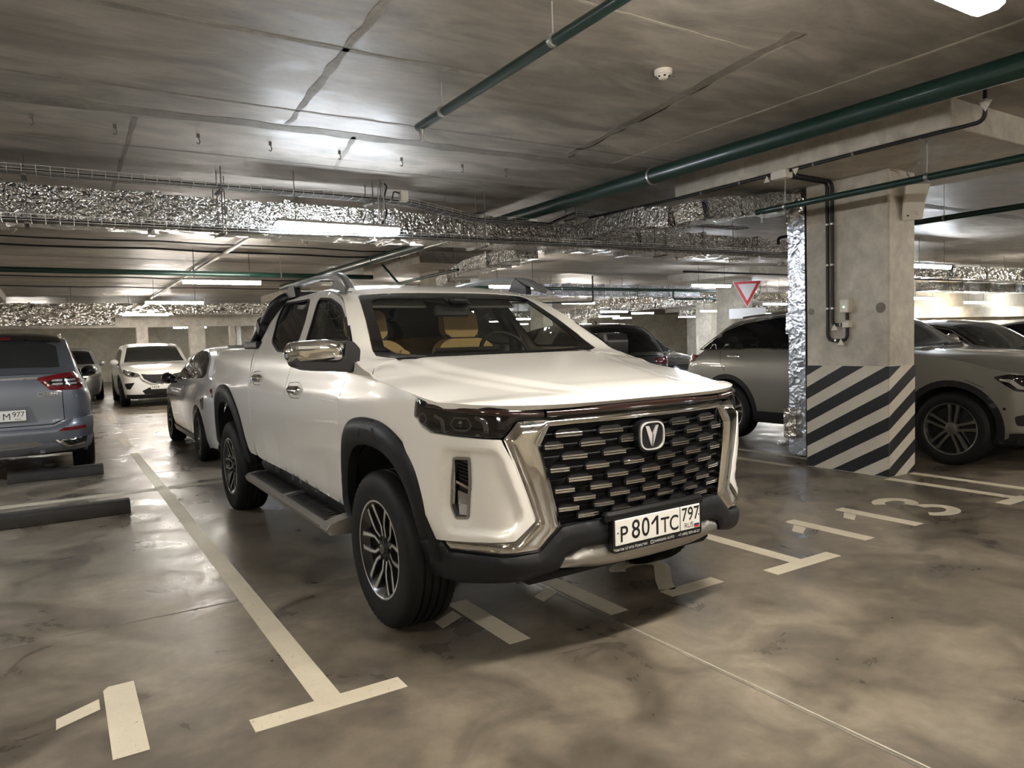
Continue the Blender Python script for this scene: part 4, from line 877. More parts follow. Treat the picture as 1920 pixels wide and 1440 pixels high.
mb = MB(); mb.tube([c+u_*(.19*math.cos(a))+w_*(.175*math.sin(a)) for a in np.linspace(0, 2*math.pi, 33)], .0145, 8); sw = mb.build('steering_wheel', M['dash'], truck)
mb = MB(); mb.box(c, (.36, .03, .06), .012); mb.build('wheel_spoke', M['dash'], sw, 30)
panel('headlining', lambda t, v, o=0.: TS.top(t, v, np.asarray(o)-.045), mir([(2.02, .0001), (2.02, .93), (3.0, .93), (3.0, .0001)]), M['headliner'], truck, step=.1, flange=0)
mb = MB(); mb.box((0, .86, 1.60), (.26, .03, .075), .014); mb.build('interior_mirror', M['dash'], truck, 30)
mb = MB(); mb.box((0, .80, 1.665), (.13, .12, .05), .02); mb.build('sensor_pod', M['dash'], truck, 30)
for sg in (-1, 1):
    mb = MB(); mb.box((sg*.34, .99, 1.665), (.40, .02, .12), .01, Matrix.Rotation(-.9, 3, 'X')); mb.build('sun_visor', M['headliner'], truck, 30)
    mb = MB(); mb.tube(round_path([(sg*.68, 1.34, 1.70), (sg*.77, 1.36, 1.40), (sg*.82, 1.36, .70)], .05), [.045]*7+[.05], 8) if False else mb.tube([(sg*.665, 1.42, 1.70), (sg*.77, 1.30, 1.42), (sg*.83, 1.30, .70)], .045, 8); mb.build('door_post_lining', M['dash'], truck)
# ---------------------------------------------------------------- parked cars
def plan_of(w, f, wb, r, nose=.30, tail=.22, fx=.62, rx=.72):
    e = wb+r
    return [(0, -f), (fx*.5*w, -f+.012), (fx*w, -f+.05), (.80*w, -f+.13), (.90*w, -f+.25), (.955*w, -f+.25+nose), (.99*w, -f+.55+nose), (w, wb*.35), (w, wb*.75), (.985*w, wb+.15), (.95*w, e-.35), (.90*w, e-tail+.02), (.82*w, e-.09), (rx*w, e-.04), (rx*.5*w, e-.008), (0, e)]
class Car:
    def __init__(s, name, loc, rz, label, paint, w, f, wb, r, key, zb=.24, R=.34, belt=.95, arch=.42, cat='car', roofi=.27, pz=3.0, **k):
        s.w, s.f, s.wb, s.r, s.R, s.zb, s.paint = w, f, wb, r, R, zb, paint
        zh0, (yc, zc), (yt, zt), (ym, zm), (yr, zr), (yb, zq), (ye, ze) = key; s.key = key
        side_ = [(zb, .07), (zb+.12, .035), (.62, .006), (.80, .0), (belt-.12, .006), (belt, .035), (belt+.12, .085), (belt+.12+(zm-belt-.12)*.6, .085+(roofi-.085)*.62), (zm-.03, roofi), (zm+.1, roofi+.08)]
        fr = [(zb, .06), (.38, .0), (.55, .0), (zh0-.06, .025), (zh0+.02, .06), (1.4, .3)]; rr_ = k.get('rearp') or [(zb, .07), (.42, .0), (.70, .0), (.95, .03), (1.2, .09), (1.7, .28)]
        cen = [(0, -f+.05, zh0), (.12, -f+.15, zh0+.045), (.5, (-f+yc)/2, (zh0+zc)/2+.045), (1, yc, zc), (2, yt, zt), (2.5, ym, zm), (3, yr, zr), (4, yb, zq), (5, ye, ze)]
        edg = [(0, -f+.24, zh0-.035), (.12, -f+.34, zh0-.02), (.5, (-f+yc)/2+.12, (zh0+zc)/2-.015), (1, yc+.17, zc-.005), (2, yt+.10, zt-.055), (2.5, ym, zm-.06), (3, yr-.04, zr-.055), (4, yb-.12, zq-.03), (5, ye-.16, ze-.02)]
        s.cs = CarSurf(plan_of(w, f, wb, r, **k.get('plan', {})), side_, fr, rr_, edg, cen, None, pz=pz, py=2.6)
        s.root = empty(name, loc, rz, label, cat, k.get('group')); cs = s.cs
        S0 = float(cs.s_of_y(-f+.24)); S1 = float(cs.s_of_y(wb+r-.30)); A = float(cs.s_of_y(0)); B = float(cs.s_of_y(wb)); e = np.array(edg); s.A, s.B = A, B
        top = []
        for t in np.linspace(0, 5, 60): top.append((float(cs.s_of_y(float(sm_interp(t, e[:, 0], e[:, 1])))), float(sm_interp(t, e[:, 0], e[:, 2]))))
        mono = [top[0]]
        for p in top[1:]:
            if p[0] > mono[-1][0]+.004: mono.append(p)
        def archp(c): return [(c+arch*math.cos(math.radians(a)), R+.02+arch*.97*math.sin(math.radians(a))) for a in np.linspace(180, 0, 19) if R+.02+arch*.97*math.sin(math.radians(a)) > zb]
        a1 = archp(A); b1 = archp(B)
        out = [(0.0, zh0-.01)]+mono+[(cs.L, ze-.01), (cs.L, zb+.06), (B+arch+.12, zb+.02)]+[(B+arch, zb)]+b1[::-1]+[(B-arch, zb), (A+arch, zb)]+a1[::-1]+[(A-arch, zb), (.5*(A-arch), zb-.02), (0., zb-.02)]
        st = k.get('step', .07)
        for sg in (-1, 1):
            panel('body_side', s.S(sg), out, M[paint], s.root, step=st, bstep=st*.6, flange=.05)
            for c, nm in ((A, 'wheel_arch'), (B, 'wheel_arch')):
                o1 = [(c+(arch+.055)*math.cos(math.radians(a)), R+.02+(arch+.05)*math.sin(math.radians(a))) for a in np.linspace(-14, 194, 26)]; i1 = [(c+(arch-.01)*math.cos(math.radians(a)), R+.02+(arch-.012)*math.sin(math.radians(a))) for a in np.linspace(-14, 194, 26)]
                if k.get('clad'): panel('arch_trim', s.S(sg), o1+i1[::-1], M[k['clad']], s.root, step=.05, off=.006, flange=.03)
                yy = float(np.interp(c, cs.s, cs.C[:, 1])); mb = MB(); V = []; F = []; n = 16
                for i in range(n+1):
                    a = math.radians(-12+204*i/n); V += [(sg*(w-.40), yy+arch*math.cos(a), R+.02+arch*math.sin(a)), (sg*(w-.05), yy+arch*math.cos(a), R+.02+arch*math.sin(a))]
                F = [(2*i, 2*i+1, 2*i+3, 2*i+2) for i in range(n)]; V.append((sg*(w-.40), yy, R)); F += [(2*i, 2*i+2, len(V)-1) for i in range(n)]
                mb.add(V, F); mb.build('arch_liner', M['well'], s.root)
        panel('body_top', lambda t, v, o=0.: cs.top(t, v, o), mir([(0, .0001), (0, .998), (5, .998), (5, .0001)]), M[paint], s.root, step=st, flange=.03, usc=.9)
        mb = MB(); mb.bx(-w+.12, w-.12, -f+.25, wb+r-.2, zb-.02, zb+.14, .03); mb.build('underbody', M['well'], s.root, 30)
        mb = MB(); mb.bx(-w+.25, w-.25, .3, wb-.2, .45, belt, .03); mb.build('cabin_floor', M['dash'], s.root, 30)
    def S(s, sg): return lambda u, z, o=0.: s.cs.belt(np.asarray(u)*sg, z, o)
    def sy(s, y): return float(s.cs.s_of_y(y))
    def side(s, name, poly, mat, sides=(-1, 1), off=.003, parent=None, rnd_=.0, pillow=None, step=.06, flange=.006, holes=()):
        q = [(s.sy(y), z) for y, z in poly]; q = fillet(q, rnd_, 4) if rnd_ else q; out = []
        for sg in sides: out.append(panel(name, s.S(sg), q, M[mat], parent or s.root, step=step, off=off, flange=flange, pillow=pillow, holes=[[(s.sy(y), z) for y, z in h] for h in holes]))
        return out
    def end(s, name, poly, mat, rear=False, mirror=True, off=.003, rnd_=.0, pillow=None, step=.05, parent=None, flange=.006, both=True):
        """poly in (distance from the centre line along the skin, z)"""
        q = fillet(poly, rnd_, 4) if rnd_ else poly; out = []
        for sg in ((-1, 1) if both else (1,)):
            f_ = (lambda u, z, o=0., sg=sg: s.cs.belt(np.asarray(u)*sg, z, o)) if not rear else (lambda u, z, o=0., sg=sg: s.cs.belt((s.cs.L-np.asarray(u))*sg, z, o))
            out.append(panel(name, f_, q, M[mat], parent or s.root, step=step, off=off, flange=flange, pillow=pillow))
        return out
    def band(s, name, poly, mat, rear=False, **k):
        """symmetric piece across the centre line, poly for u>=0"""
        L_ = s.cs.L
        def f_(u, z, o=0.):
            u = np.asarray(u, float); a = np.abs(u)
            P_ = s.cs.belt(a if not rear else L_-a, z, o); P_[..., 0] *= np.sign(np.where(u == 0, 1, u)); return P_
        return panel(name, f_, [(a, b) for a, b in poly]+[(-a, b) for a, b in poly[::-1]], M[mat], k.get('parent') or s.root, step=k.get('step', .05), off=k.get('off', .003), flange=k.get('flange', .006), pillow=k.get('pillow'))
    def top(s, name, poly, mat, off=.003, step=.06): return panel(name, lambda t, v, o=0.: s.cs.top(t, v, o), mir(poly), M[mat], s.root, step=step, off=off, flange=.004)
    def wheels(s, spokes=5, face='alloy_grey', Wd=.225, rim=None, dbl=False, sides=(-1, 1), axles=(0, 1)):
        rim = rim or s.R*.68
        for sg in sides:
            for ax in axles:
                t = tyre_mesh('wheel', s.R, Wd, rim, M['rubber'], s.root, (sg*(s.w-Wd/2-.012), (0, s.wb)[ax], s.R), sg, 64, False)
                h = Wd/2; mb = MB(); mb.lathe([(rim, -h*.7), (rim*.92, 0), (rim*.95, h*.72), (rim*1.02, h*.86), (rim*.99, h*.90), (rim*.93, h*.80), (rim*.84, h*.3), (.02, h*.25)], 40, (0, 0, 0), (sg, 0, 0)); mb.build('rim', M['alloy_dark'], t, 35)
                mb = MB(); mb.lathe([(rim*1.02, h*.86), (rim*1.0, h*.915), (rim*.955, h*.88)], 48, (0, 0, 0), (sg, 0, 0)); mb.build('rim_edge', M[face], t, 35)
                for k in range(spokes):
                    a = 2*math.pi*k/spokes+math.pi/2+.12
                    for d in ((-1, 1) if dbl else (0,)):
                        def L2(r_, o_): return (r_*math.cos(a)-o_*math.sin(a), r_*math.sin(a)+o_*math.cos(a))
                        c0 = d*.024; wi = .0125 if dbl else .022; wo = .022 if dbl else .026; c1 = d*.036
                        po = [L2(.05, c0-wi), L2(rim*.75, c1-wi), L2(rim*.965, c1*1.25-wo), L2(rim*.965, c1*1.25+wo), L2(rim*.75, c1+wi), L2(.05, c0+wi)]; dd = [h*.70, h*.74, h*.84, h*.84, h*.74, h*.70]; n = 6
                        V = [(sg*q, u, v) for (u, v), q in zip(po, dd)]+[(sg*(q-.03), u, v) for (u, v), q in zip(po, dd)]; mb = MB(); mb.add(V, [tuple(range(n)), tuple(range(n, 2*n))[::-1]]+[(i, (i+1) % n, n+(i+1) % n, n+i) for i in range(n)]); mb.build('spoke', M[face], t, 25)
                mb = MB(); mb.lathe([(.002, h*.78), (.032, h*.76), (.06, h*.70), (.066, h*.4)], 24, (0, 0, 0), (sg, 0, 0)); hc = mb.build('hub_cap', M[face], t, 35)
    def mirrors(s, y, z, mat, out=.17, sides=(-1, 1), arm='plastic'):
        for sg in sides:
            x0 = float(s.cs.belt(s.sy(y), z)[0]); V = []
            mb = MB(); mb.sphere((sg*(x0+out*.62), y, z+.035), .1, 16, 10, (out*5.2, .9, .82)); mr_ = mb.build('door_mirror', M[mat], s.root, 60)
            mb = MB(); mb.bx(sg*(x0-.03), sg*(x0+out*.5), y-.02, y+.04, z-.045, z-.01, .01); mb.build('mirror_arm', M[arm], mr_, 30)
    def seam(s, pts, w=.006, sides=(-1, 1), mat='well'):
        for sg in sides:
            for a, b in zip(pts[:-1], pts[1:]):
                p = np.array([s.sy(a[0]), a[1]]); q = np.array([s.sy(b[0]), b[1]]); d = (q-p)/np.linalg.norm(q-p); n = np.array([-d[1], d[0]])*w/2
                panel('panel_gap', s.S(sg), [tuple(p-n), tuple(q-n), tuple(q+n), tuple(p+n)], M[mat], s.root, step=.08, off=.0015, flange=0)

# --- grey crossover, tail towards the camera, at the left edge
c = Car('parked_crossover', (-2.795, 9.78, 0), math.pi, 'blue grey crossover seen from behind at the left edge', 'suv', .925, .88, 2.66, .97, (1.02, (.28, 1.12), (1.02, 1.60), (1.9, 1.665), (3.02, 1.635), (3.48, 1.27), (3.56, 1.20)), zb=.30, R=.345, belt=1.02, cat='car', roofi=.25, pz=3.2, step=.05, clad='suvdark', rearp=[(.30, .09), (.42, .02), (.58, .0), (.66, .02), (.95, .025), (1.15, .06), (1.30, .13), (1.7, .32)])
SUV = c
c.top('rear_window', [(3.30, .0001), (3.28, .70), (3.36, .83), (3.96, .80), (4.02, .70), (4.03, .0001)], 'carglass_grey'); c.top('roof_spoiler', [(2.92, .0001), (2.92, .90), (3.26, .90), (3.29, .70), (3.30, .0001)], 'black', off=.022)
c.top('high_brake_light', [(3.20, .0001), (3.20, .22), (3.27, .22), (3.27, .0001)], 'red', off=.026)
c.side('side_window', [(.50, 1.10), (.95, 1.46), (2.0, 1.53), (2.75, 1.50), (3.10, 1.30), (3.05, 1.16)], 'carglass', rnd_=.05)
TL = fillet([(.372, 1.146), (.620, 1.192), (.88, 1.206), (.98, 1.17), (.96, 1.02), (.80, .998), (.505, 1.006)], .012, 2)
tl = c.end('tail_light', TL, 'red', True, pillow=(.018, .03), flange=.03)
for o_ in tl:
    sg = 1 if o_ is tl[1] else -1
    f_ = lambda u, z, o=0., sg=sg: SUV.cs.belt((SUV.cs.L-np.asarray(u))*sg, z, o)
    panel('light_inset', f_, fillet([(.470, 1.098), (.63, 1.140), (.80, 1.146), (.83, 1.05), (.53, 1.055)], .012, 2), M['gloss'], o_, step=.03, off=.021, flange=.004)
    for z in (1.115, 1.075):
        for a, b in ((.515, .625), (.645, .80)): panel('light_tube', f_, fillet([(a, z-.012), (b, z-.010), (b, z+.012), (a+.01, z+.010)], .006, 2), M['lamp_lens'], o_, step=.03, off=.023, flange=.006, pillow=(.005, .008))
c.band('chrome_strip', [(.0, 1.158), (.40, 1.162), (.385, 1.138), (.0, 1.134)], 'satin', True, off=.006, pillow=(.008, .012))
c.end('tailgate_gap', [(.612, 1.0), (.620, 1.0), (.622, .68), (.614, .68)], 'well', True, off=.002)
c.band('tailgate_gap', [(.0, .635), (.50, .635), (.622, .68), (.630, .675), (.51, .625), (.0, .625)], 'well', True, off=.002)
c.band('plate_recess', [(.0, .845), (.30, .845), (.37, .66), (.0, .66)], 'suvdark', True, off=.002)
c.band('bumper_cover', [(.0, .60), (.50, .60), (.68, .68), (1.02, .70), (1.06, .50), (1.02, .34), (.0, .31)], 'suv', True, off=.030, pillow=(.02, .05), step=.04)
c.band('bumper_cladding', [(.0, .47), (.40, .47), (.55, .475), (1.06, .49), (1.06, .33), (.0, .30)], 'suvdark', True, off=.036, pillow=(.02, .04))
c.band('rear_skid_plate', [(.0, .455), (.33, .455), (.40, .425), (.38, .405), (.30, .39), (.0, .385)], 'satin', True, off=.058, pillow=(.006, .02))
c.end('reflector', fillet([(.535, .548), (.60, .588), (.80, .596), (.82, .57), (.80, .555)], .008, 2), 'red', True, off=.052, pillow=(.006, .012))
ex = c.end('exhaust_trim', fillet([(.505, .455), (.83, .468), (.83, .39), (.62, .358)], .012, 2), 'chrome', True, off=.062, pillow=(.010, .02))
for o_ in ex:
    sg = 1 if o_ is ex[1] else -1
    panel('exhaust_opening', lambda u, z, o=0., sg=sg: SUV.cs.belt((SUV.cs.L-np.asarray(u))*sg, z, o), fillet([(.575, .440), (.80, .450), (.80, .405), (.64, .380)], .01, 2), M['well'], o_, step=.05, off=.0735, flange=.004)
yr_ = 2.66+.97
mb = MB(); mb.bx(-.26, .26, yr_-.012, yr_+.004, .692, .808, .003); pl_ = mb.build('number_plate', M['plate'], c.root, 30)
ft = lambda x, z, d=.0048: Matrix.Translation((x, yr_+d, z)) @ Matrix.Rotation(math.radians(180), 4, 'Z') @ Matrix.Rotation(math.radians(90), 4, 'X')
for ch, x, z, sz in (('M', -.085, .742, .10), ('9', -.155, .762, .080), ('7', -.192, .762, .080), ('7', -.229, .762, .080), ('RUS', -.185, .712, .030)): place_text('plate_character', ch, sz, ft(x, z), M['ink'], pl_)
place_text('model_lettering', 'CHERY', .062, ft(-.492, .965, -.018), M['satin'], c.root, xs=1.25, extrude=.004)
c.wheels(5, 'alloy_grey', .235); c.mirrors(.72, 1.12, 'black', .20)
for sg in (-1, 1):
    mb = MB(); mb.tube([tuple(c.cs.top(np.array(t), np.array(sg*.90), .035)) for t in np.linspace(2.05, 3.05, 9)], .016, 8); mb.build('roof_rail', M['satin'], c.root)
# --- white saloon behind the pickup, nose away
c = Car('parked_saloon', (.12, 9.12, 0), math.pi, 'white saloon parked behind the pickup with black door mirror', 'white2', .90, .92, 2.66, 1.02, (.72, (.42, .98), (1.10, 1.395), (1.75, 1.462), (2.55, 1.395), (3.20, 1.10), (3.62, 1.04)), zb=.20, R=.325, belt=.94, arch=.385, roofi=.30)
c.side('side_window', [(.72, .985), (1.20, 1.30), (1.62, 1.40), (2.20, 1.385), (2.62, 1.27), (2.86, 1.10), (2.78, 1.055)], 'carglass', rnd_=.05)
for a, b in (((1.72, 1.03), (1.86, 1.40)), ((2.50, 1.05), (2.42, 1.33))): c.seam([a, b], .05, mat='plastic')
c.seam([(.62, .95), (.62, .45), (.70, .30)]); c.seam([(1.74, 1.02), (1.72, .30)]); c.seam([(2.72, 1.04), (2.60, .75), (2.30, .42)])
c.side('sill_trim', [(.42, .30), (2.24, .30), (2.24, .22), (.42, .22)], 'satin', off=.015, pillow=(.006, .02)); c.end('tail_light', fillet([(.45, .98), (.88, .99), (1.05, .93), (.95, .84), (.5, .88)], .02, 2), 'red', True, pillow=(.01, .03)); c.top('rear_window', [(3.08, .0001), (3.08, .80), (3.9, .84), (3.96, .0001)], 'carglass'); c.top('windscreen', [(1.06, .0001), (1.08, .86), (1.95, .84), (1.95, .0001)], 'carglass')
c.side('fuel_flap', fillet([(2.95, .80), (3.12, .84), (3.12, .70), (2.98, .66)], .03), 'gloss', sides=(1,), off=.002); c.wheels(5, 'alloy_grey', .215, dbl=True); c.mirrors(.82, .98, 'black', .19)
for y in (1.50, 2.50): c.side('door_handle', fillet([(y, .88), (y+.18, .89), (y+.18, .915), (y, .905)], .01), 'white2', off=.02, pillow=(.01, .012))
# --- white crossover facing the camera across the aisle
c = Car('parked_crossover', (.04, 18.15, 0), 0, 'white crossover facing the camera across the aisle', 'white', .92, .93, 2.70, .92, (.93, (.25, 1.13), (.98, 1.585), (1.7, 1.665), (2.95, 1.62), (3.42, 1.20), (3.52, 1.12)), zb=.24, R=.345, belt=1.0, clad='trim', roofi=.25)
c.top('windscreen', [(1.05, .0001), (1.07, .90), (1.95, .86), (1.96, .0001)], 'carglass_grey'); c.side('side_window', [(.62, 1.10), (1.1, 1.46), (2.0, 1.52), (2.75, 1.46), (3.0, 1.28), (2.9, 1.15)], 'carglass', rnd_=.05)
c.band('grille', [(.0, .83), (.32, .835), (.47, .86), (.40, .72), (.22, .615), (.0, .59)], 'plastic', off=.006); c.band('grille_chrome', [(.0, .585), (.23, .605), (.42, .70), (.50, .80), (.53, .79), (.45, .68), (.25, .575), (.0, .555)], 'satin', off=.014, pillow=(.008, .012))
hl = c.end('headlamp', fillet([(.47, .80), (.54, .875), (.84, .955), (1.06, .99), (.98, .88), (.80, .80), (.60, .77)], .02, 3), 'clear', off=.004, pillow=(.010, .03)); c.end('headlamp_ring', [(.66+.055*math.cos(a), .855+.05*math.sin(a)) for a in np.linspace(0, 2*math.pi, 16, endpoint=False)], 'gloss', off=.018)
c.end('fog_recess', fillet([(.62, .64), (.93, .62), (.86, .48), (.74, .47)], .02, 3), 'plastic', off=.004); c.band('lower_intake', [(.0, .50), (.30, .50), (.46, .42), (.40, .34), (.0, .33)], 'plastic', off=.004); c.band('bumper_cladding', [(.0, .33), (.50, .33), (.95, .34), (.95, .22), (.0, .22)], 'trim', off=.010)
mb = MB(); mb.bx(-.26, .26, -.955, -.935, .455, .567, .003); pl_ = mb.build('number_plate', M['plate'], c.root, 30)
place_text('plate_characters', 'H54', .10, Matrix.Translation((-.150, -.957, .508)) @ Matrix.Rotation(math.radians(90), 4, 'X'), M['ink'], pl_)
c.wheels(5, 'alloy_grey', .225); c.mirrors(.60, 1.12, 'white', .20)
# --- warm grey estate behind the striped column
c = Car('parked_crossover', (6.30, .467, 0), 0, 'warm grey metallic crossover half hidden by the striped column', 'glc', .945, .85, 2.873, .95, (.97, (.46, 1.185), (1.27, 1.585), (1.85, 1.665), (2.80, 1.625), (3.50, 1.18), (3.72, 1.08)), zb=.26, R=.372, belt=1.10, arch=.425, clad='trim', roofi=.22, step=.05, rearp=[(.26, .07), (.42, .0), (.70, .0), (.95, .03), (1.2, .10), (1.7, .28)])
GW = [(3.38, 1.205), (3.02, 1.44), (2.72, 1.525), (2.20, 1.585), (1.60, 1.60), (1.40, 1.56), (1.10, 1.41), (.84, 1.20)]
c.side('side_window', GW, 'carglass', rnd_=.04); c.side('chrome_window_line', [(3.40, 1.205), (.82, 1.20), (.82, 1.182), (3.42, 1.187)], 'chrome', off=.008); 
for a, b in (((3.44, 1.195), (3.03, 1.455)), ((3.03, 1.455), (2.72, 1.541)), ((2.72, 1.541), (2.2, 1.601)), ((2.2, 1.601), (1.5, 1.615))): c.seam([a, b], .016, mat='chrome')
for a, b in (((2.72, 1.21), (2.52, 1.54)), ((1.60, 1.21), (1.66, 1.59))): c.seam([a, b], .06, mat='plastic')
c.seam([(3.02, 1.18), (2.98, 1.02), (2.90, .90)]); c.seam([(1.80, 1.18), (1.82, .70), (1.78, .34)]); c.seam([(.86, 1.18), (.80, .80), (.84, .36)]); c.seam([(-.30, .80), (-.14, .875)], .005)
for y in (2.64, 1.52): c.side('door_handle', fillet([(y, 1.10), (y+.05, 1.085), (y+.20, 1.085), (y+.25, 1.105), (y+.20, 1.13), (y+.05, 1.13)], .02), 'chrome', off=.012, pillow=(.02, .02), step=.02)
c.side('fuel_flap_gap', fillet([(3.00, 1.09), (3.19, 1.09), (3.20, .94), (3.01, .94)], .03), 'well', sides=(1,), off=.001); c.side('fuel_flap', fillet([(3.006, 1.084), (3.184, 1.084), (3.194, .946), (3.016, .946)], .03), 'glc', sides=(1,), off=.003)
c.side('sill_trim', [(.46, .40), (2.40, .40), (2.44, .36), (2.46, .26), (.44, .26)], 'trim', off=.010); c.side('tail_light', fillet([(3.42, 1.12), (3.62, 1.13), (3.66, 1.02), (3.50, 1.03)], .02), 'red', off=.006, pillow=(.012, .03))
hl = c.end('headlamp', fillet([(1.16, .905), (1.02, .935), (.70, .90), (.58, .80), (.70, .74), (.98, .775)], .03, 4), 'gloss', off=.004, pillow=(.008, .03))
for a in hl:
    sg = 1 if a is hl[1] else -1; f_ = lambda u, z, o=0., sg=sg, c=c: c.cs.belt(np.asarray(u)*sg, z, o)
    panel('running_light', f_, fillet([(1.10, .89), (1.00, .885), (.92, .82), (.80, .79), (.80, .775), (.95, .795), (1.02, .855), (1.10, .875)], .006, 2), M['lamp_lens'], a, step=.03, off=.013, flange=.004, pillow=(.004, .008))
    panel('lamp_reflector', f_, fillet([(.88, .87), (.76, .86), (.74, .81), (.84, .82)], .01, 2), M['clear'], a, step=.03, off=.013, flange=.004)
c.end('side_intake', fillet([(.98, .53), (.78, .58), (.60, .56), (.62, .44), (.96, .44)], .03, 3), 'plastic', off=.004); c.band('lower_bumper', [(.0, .40), (.55, .40), (1.02, .36), (1.04, .25), (.0, .25)], 'trim', off=.012); c.band('grille', [(.0, .86), (.50, .86), (.58, .72), (.50, .56), (.0, .56)], 'plastic', off=.006)
for o_ in c.end('parking_sensor', [(1.06+.014*math.cos(a), .60+.014*math.sin(a)) for a in np.linspace(0, 2*math.pi, 12, endpoint=False)], 'plastic', off=.004): pass
c.top('windscreen', [(1.05, .0001), (1.07, .88), (1.95, .86), (1.96, .0001)], 'carglass_grey'); c.wheels(5, 'alloy_grey', .24, rim=.262, dbl=True); c.mirrors(.95, 1.20, 'glc', .18)
for sg in (-1, 1):
    mb = MB(); mb.tube([tuple(c.cs.top(np.array(t), np.array(sg*.93), .03)) for t in np.linspace(2.1, 3.0, 9)], .014, 8); mb.build('roof_rail', M['satin'], c.root)
for t0 in ((1.02, -.70, .1), (1.02, -.1, .6)):
    mb = MB(); mb.tube([tuple(c.cs.top(np.array(t0[0]+.012*k), np.array(t0[1]+(t0[2]-t0[1])*k/5), .02)) for k in range(6)], .009, 6); mb.build('wiper', M['plastic'], c.root)
# --- black cars showing over the pickup bonnet and at the right edge
c = Car('parked_crossover', (6.70, 10.1, 0), math.pi, 'black crossover seen from behind over the pickup bonnet', 'black', .95, .90, 2.70, .90, (1.0, (.25, 1.14), (.95, 1.62), (1.7, 1.70), (2.85, 1.655), (3.42, 1.12), (3.50, 1.06)), zb=.26, R=.36, belt=1.05, roofi=.24)
c.top('rear_window', [(3.10, .0001), (3.10, .84), (3.92, .88), (3.97, .0001)], 'carglass'); c.top('high_brake_light', [(3.02, .0001), (3.02, .22), (3.07, .22), (3.07, .0001)], 'red', off=.01); c.side('side_window', [(.6, 1.12), (1.1, 1.50), (2.0, 1.55), (2.8, 1.48), (3.0, 1.25), (2.9, 1.16)], 'carglass', rnd_=.05)
for sg in (-1, 1):
    mb = MB(); mb.tube([tuple(c.cs.top(np.array(t), np.array(sg*.985), .012)) for t in np.linspace(3.05, 4.0, 9)], .008, 6); mb.build('window_trim', M['satin'], c.root)
mb = MB(); mb.prism([(-.08, 0), (.08, 0), (.05, .05), (-.02, .07)], lambda u, v, d: (d, 2.3+u, 1.675+v), -.02, .02); mb.build('roof_antenna', M['black'], c.root)
c.end('tail_light', fillet([(.40, 1.0), (.90, 1.04), (1.0, .95), (.9, .88), (.42, .9)], .02, 2), 'red', True, pillow=(.01, .03)); c.wheels(5, 'alloy_grey', .235)
c = Car('parked_saloon', (10.35, 9.6, 0), 0, 'dark saloon far back between the black crossover and the warm grey car', 'black', .90, .90, 2.70, 1.0, (.74, (.35, 1.0), (1.05, 1.43), (1.75, 1.50), (2.6, 1.42), (3.2, 1.1), (3.65, 1.05)), zb=.20, R=.33, belt=.95, arch=.39, roofi=.29)
c.top('windscreen', [(1.05, .0001), (1.07, .88), (1.95, .86), (1.96, .0001)], 'carglass'); c.side('side_window', [(.72, 1.0), (1.2, 1.33), (1.7, 1.43), (2.3, 1.40), (2.85, 1.12)], 'carglass', rnd_=.05); c.wheels(5, 'alloy_grey', .21); c.end('headlamp', fillet([(.50, .66), (.95, .70), (1.05, .64), (.6, .56)], .02), 'clear', pillow=(.01, .03))
c = Car('parked_coupe', (9.02, .88, 0), 0, 'black coupe beyond the bonnet of the warm grey car at the right edge', 'black', .92, .88, 2.84, .98, (.78, (.25, 1.05), (1.05, 1.46), (1.55, 1.515), (2.5, 1.44), (3.35, 1.12), (3.70, 1.06)), zb=.20, R=.34, belt=1.0, arch=.40, roofi=.27)
c.top('windscreen', [(1.05, .0001), (1.07, .88), (1.95, .86), (1.96, .0001)], 'carglass_grey'); c.side('side_window', [(.62, 1.06), (1.08, 1.34), (1.55, 1.44), (2.2, 1.42), (2.95, 1.16), (2.9, 1.08)], 'carglass', rnd_=.05)
for a, b in (((.56, 1.06), (1.06, 1.365)), ((1.06, 1.365), (1.55, 1.465)), ((1.55, 1.465), (2.2, 1.445))): c.seam([a, b], .014, mat='satin')
c.wheels(5, 'alloy_grey', .23); c.mirrors(.72, 1.05, 'black', .18)
c = Car('parked_saloon', (11.9, .2, 0), 0, 'dark grey saloon roof just showing behind the black coupe', 'darkgrey', .90, .90, 2.70, 1.0, (.76, (.35, 1.02), (1.05, 1.44), (1.75, 1.51), (2.6, 1.42), (3.2, 1.1), (3.65, 1.05)), zb=.20, R=.33, belt=.95, arch=.39, roofi=.29)
c.top('windscreen', [(1.05, .0001), (1.07, .88), (1.95, .86), (1.96, .0001)], 'carglass'); c.side('side_window', [(.72, 1.0), (1.2, 1.33), (1.7, 1.43), (2.3, 1.40), (2.85, 1.12)], 'carglass', rnd_=.05); c.wheels(5, 'alloy_grey', .21)
# --- far left: a silver hatchback beside the white crossover and a dark one beyond it
c = Car('parked_hatchback', (-1.95, 22.0, 0), 0, 'silver hatchback peeking out left of the white crossover', 'silver', .90, .90, 2.65, .80, (.86, (.25, 1.08), (1.0, 1.53), (1.7, 1.60), (2.8, 1.54), (3.28, 1.12), (3.38, 1.05)), zb=.22, R=.335, belt=.98, roofi=.25)
c.top('windscreen', [(1.05, .0001), (1.07, .88), (1.95, .86), (1.96, .0001)], 'carglass'); c.side('side_window', [(.6, 1.08), (1.1, 1.42), (2.0, 1.48), (2.7, 1.40), (2.9, 1.12)], 'carglass', rnd_=.05); c.wheels(5, 'alloy_grey', .21); c.mirrors(.6, 1.08, 'silver'); c.end('headlamp', fillet([(.50, .78), (.98, .86), (1.02, .78), (.6, .70)], .02), 'clear', pillow=(.01, .03)); c.band('grille', [(.0, .72), (.45, .72), (.40, .60), (.0, .60)], 'plastic')
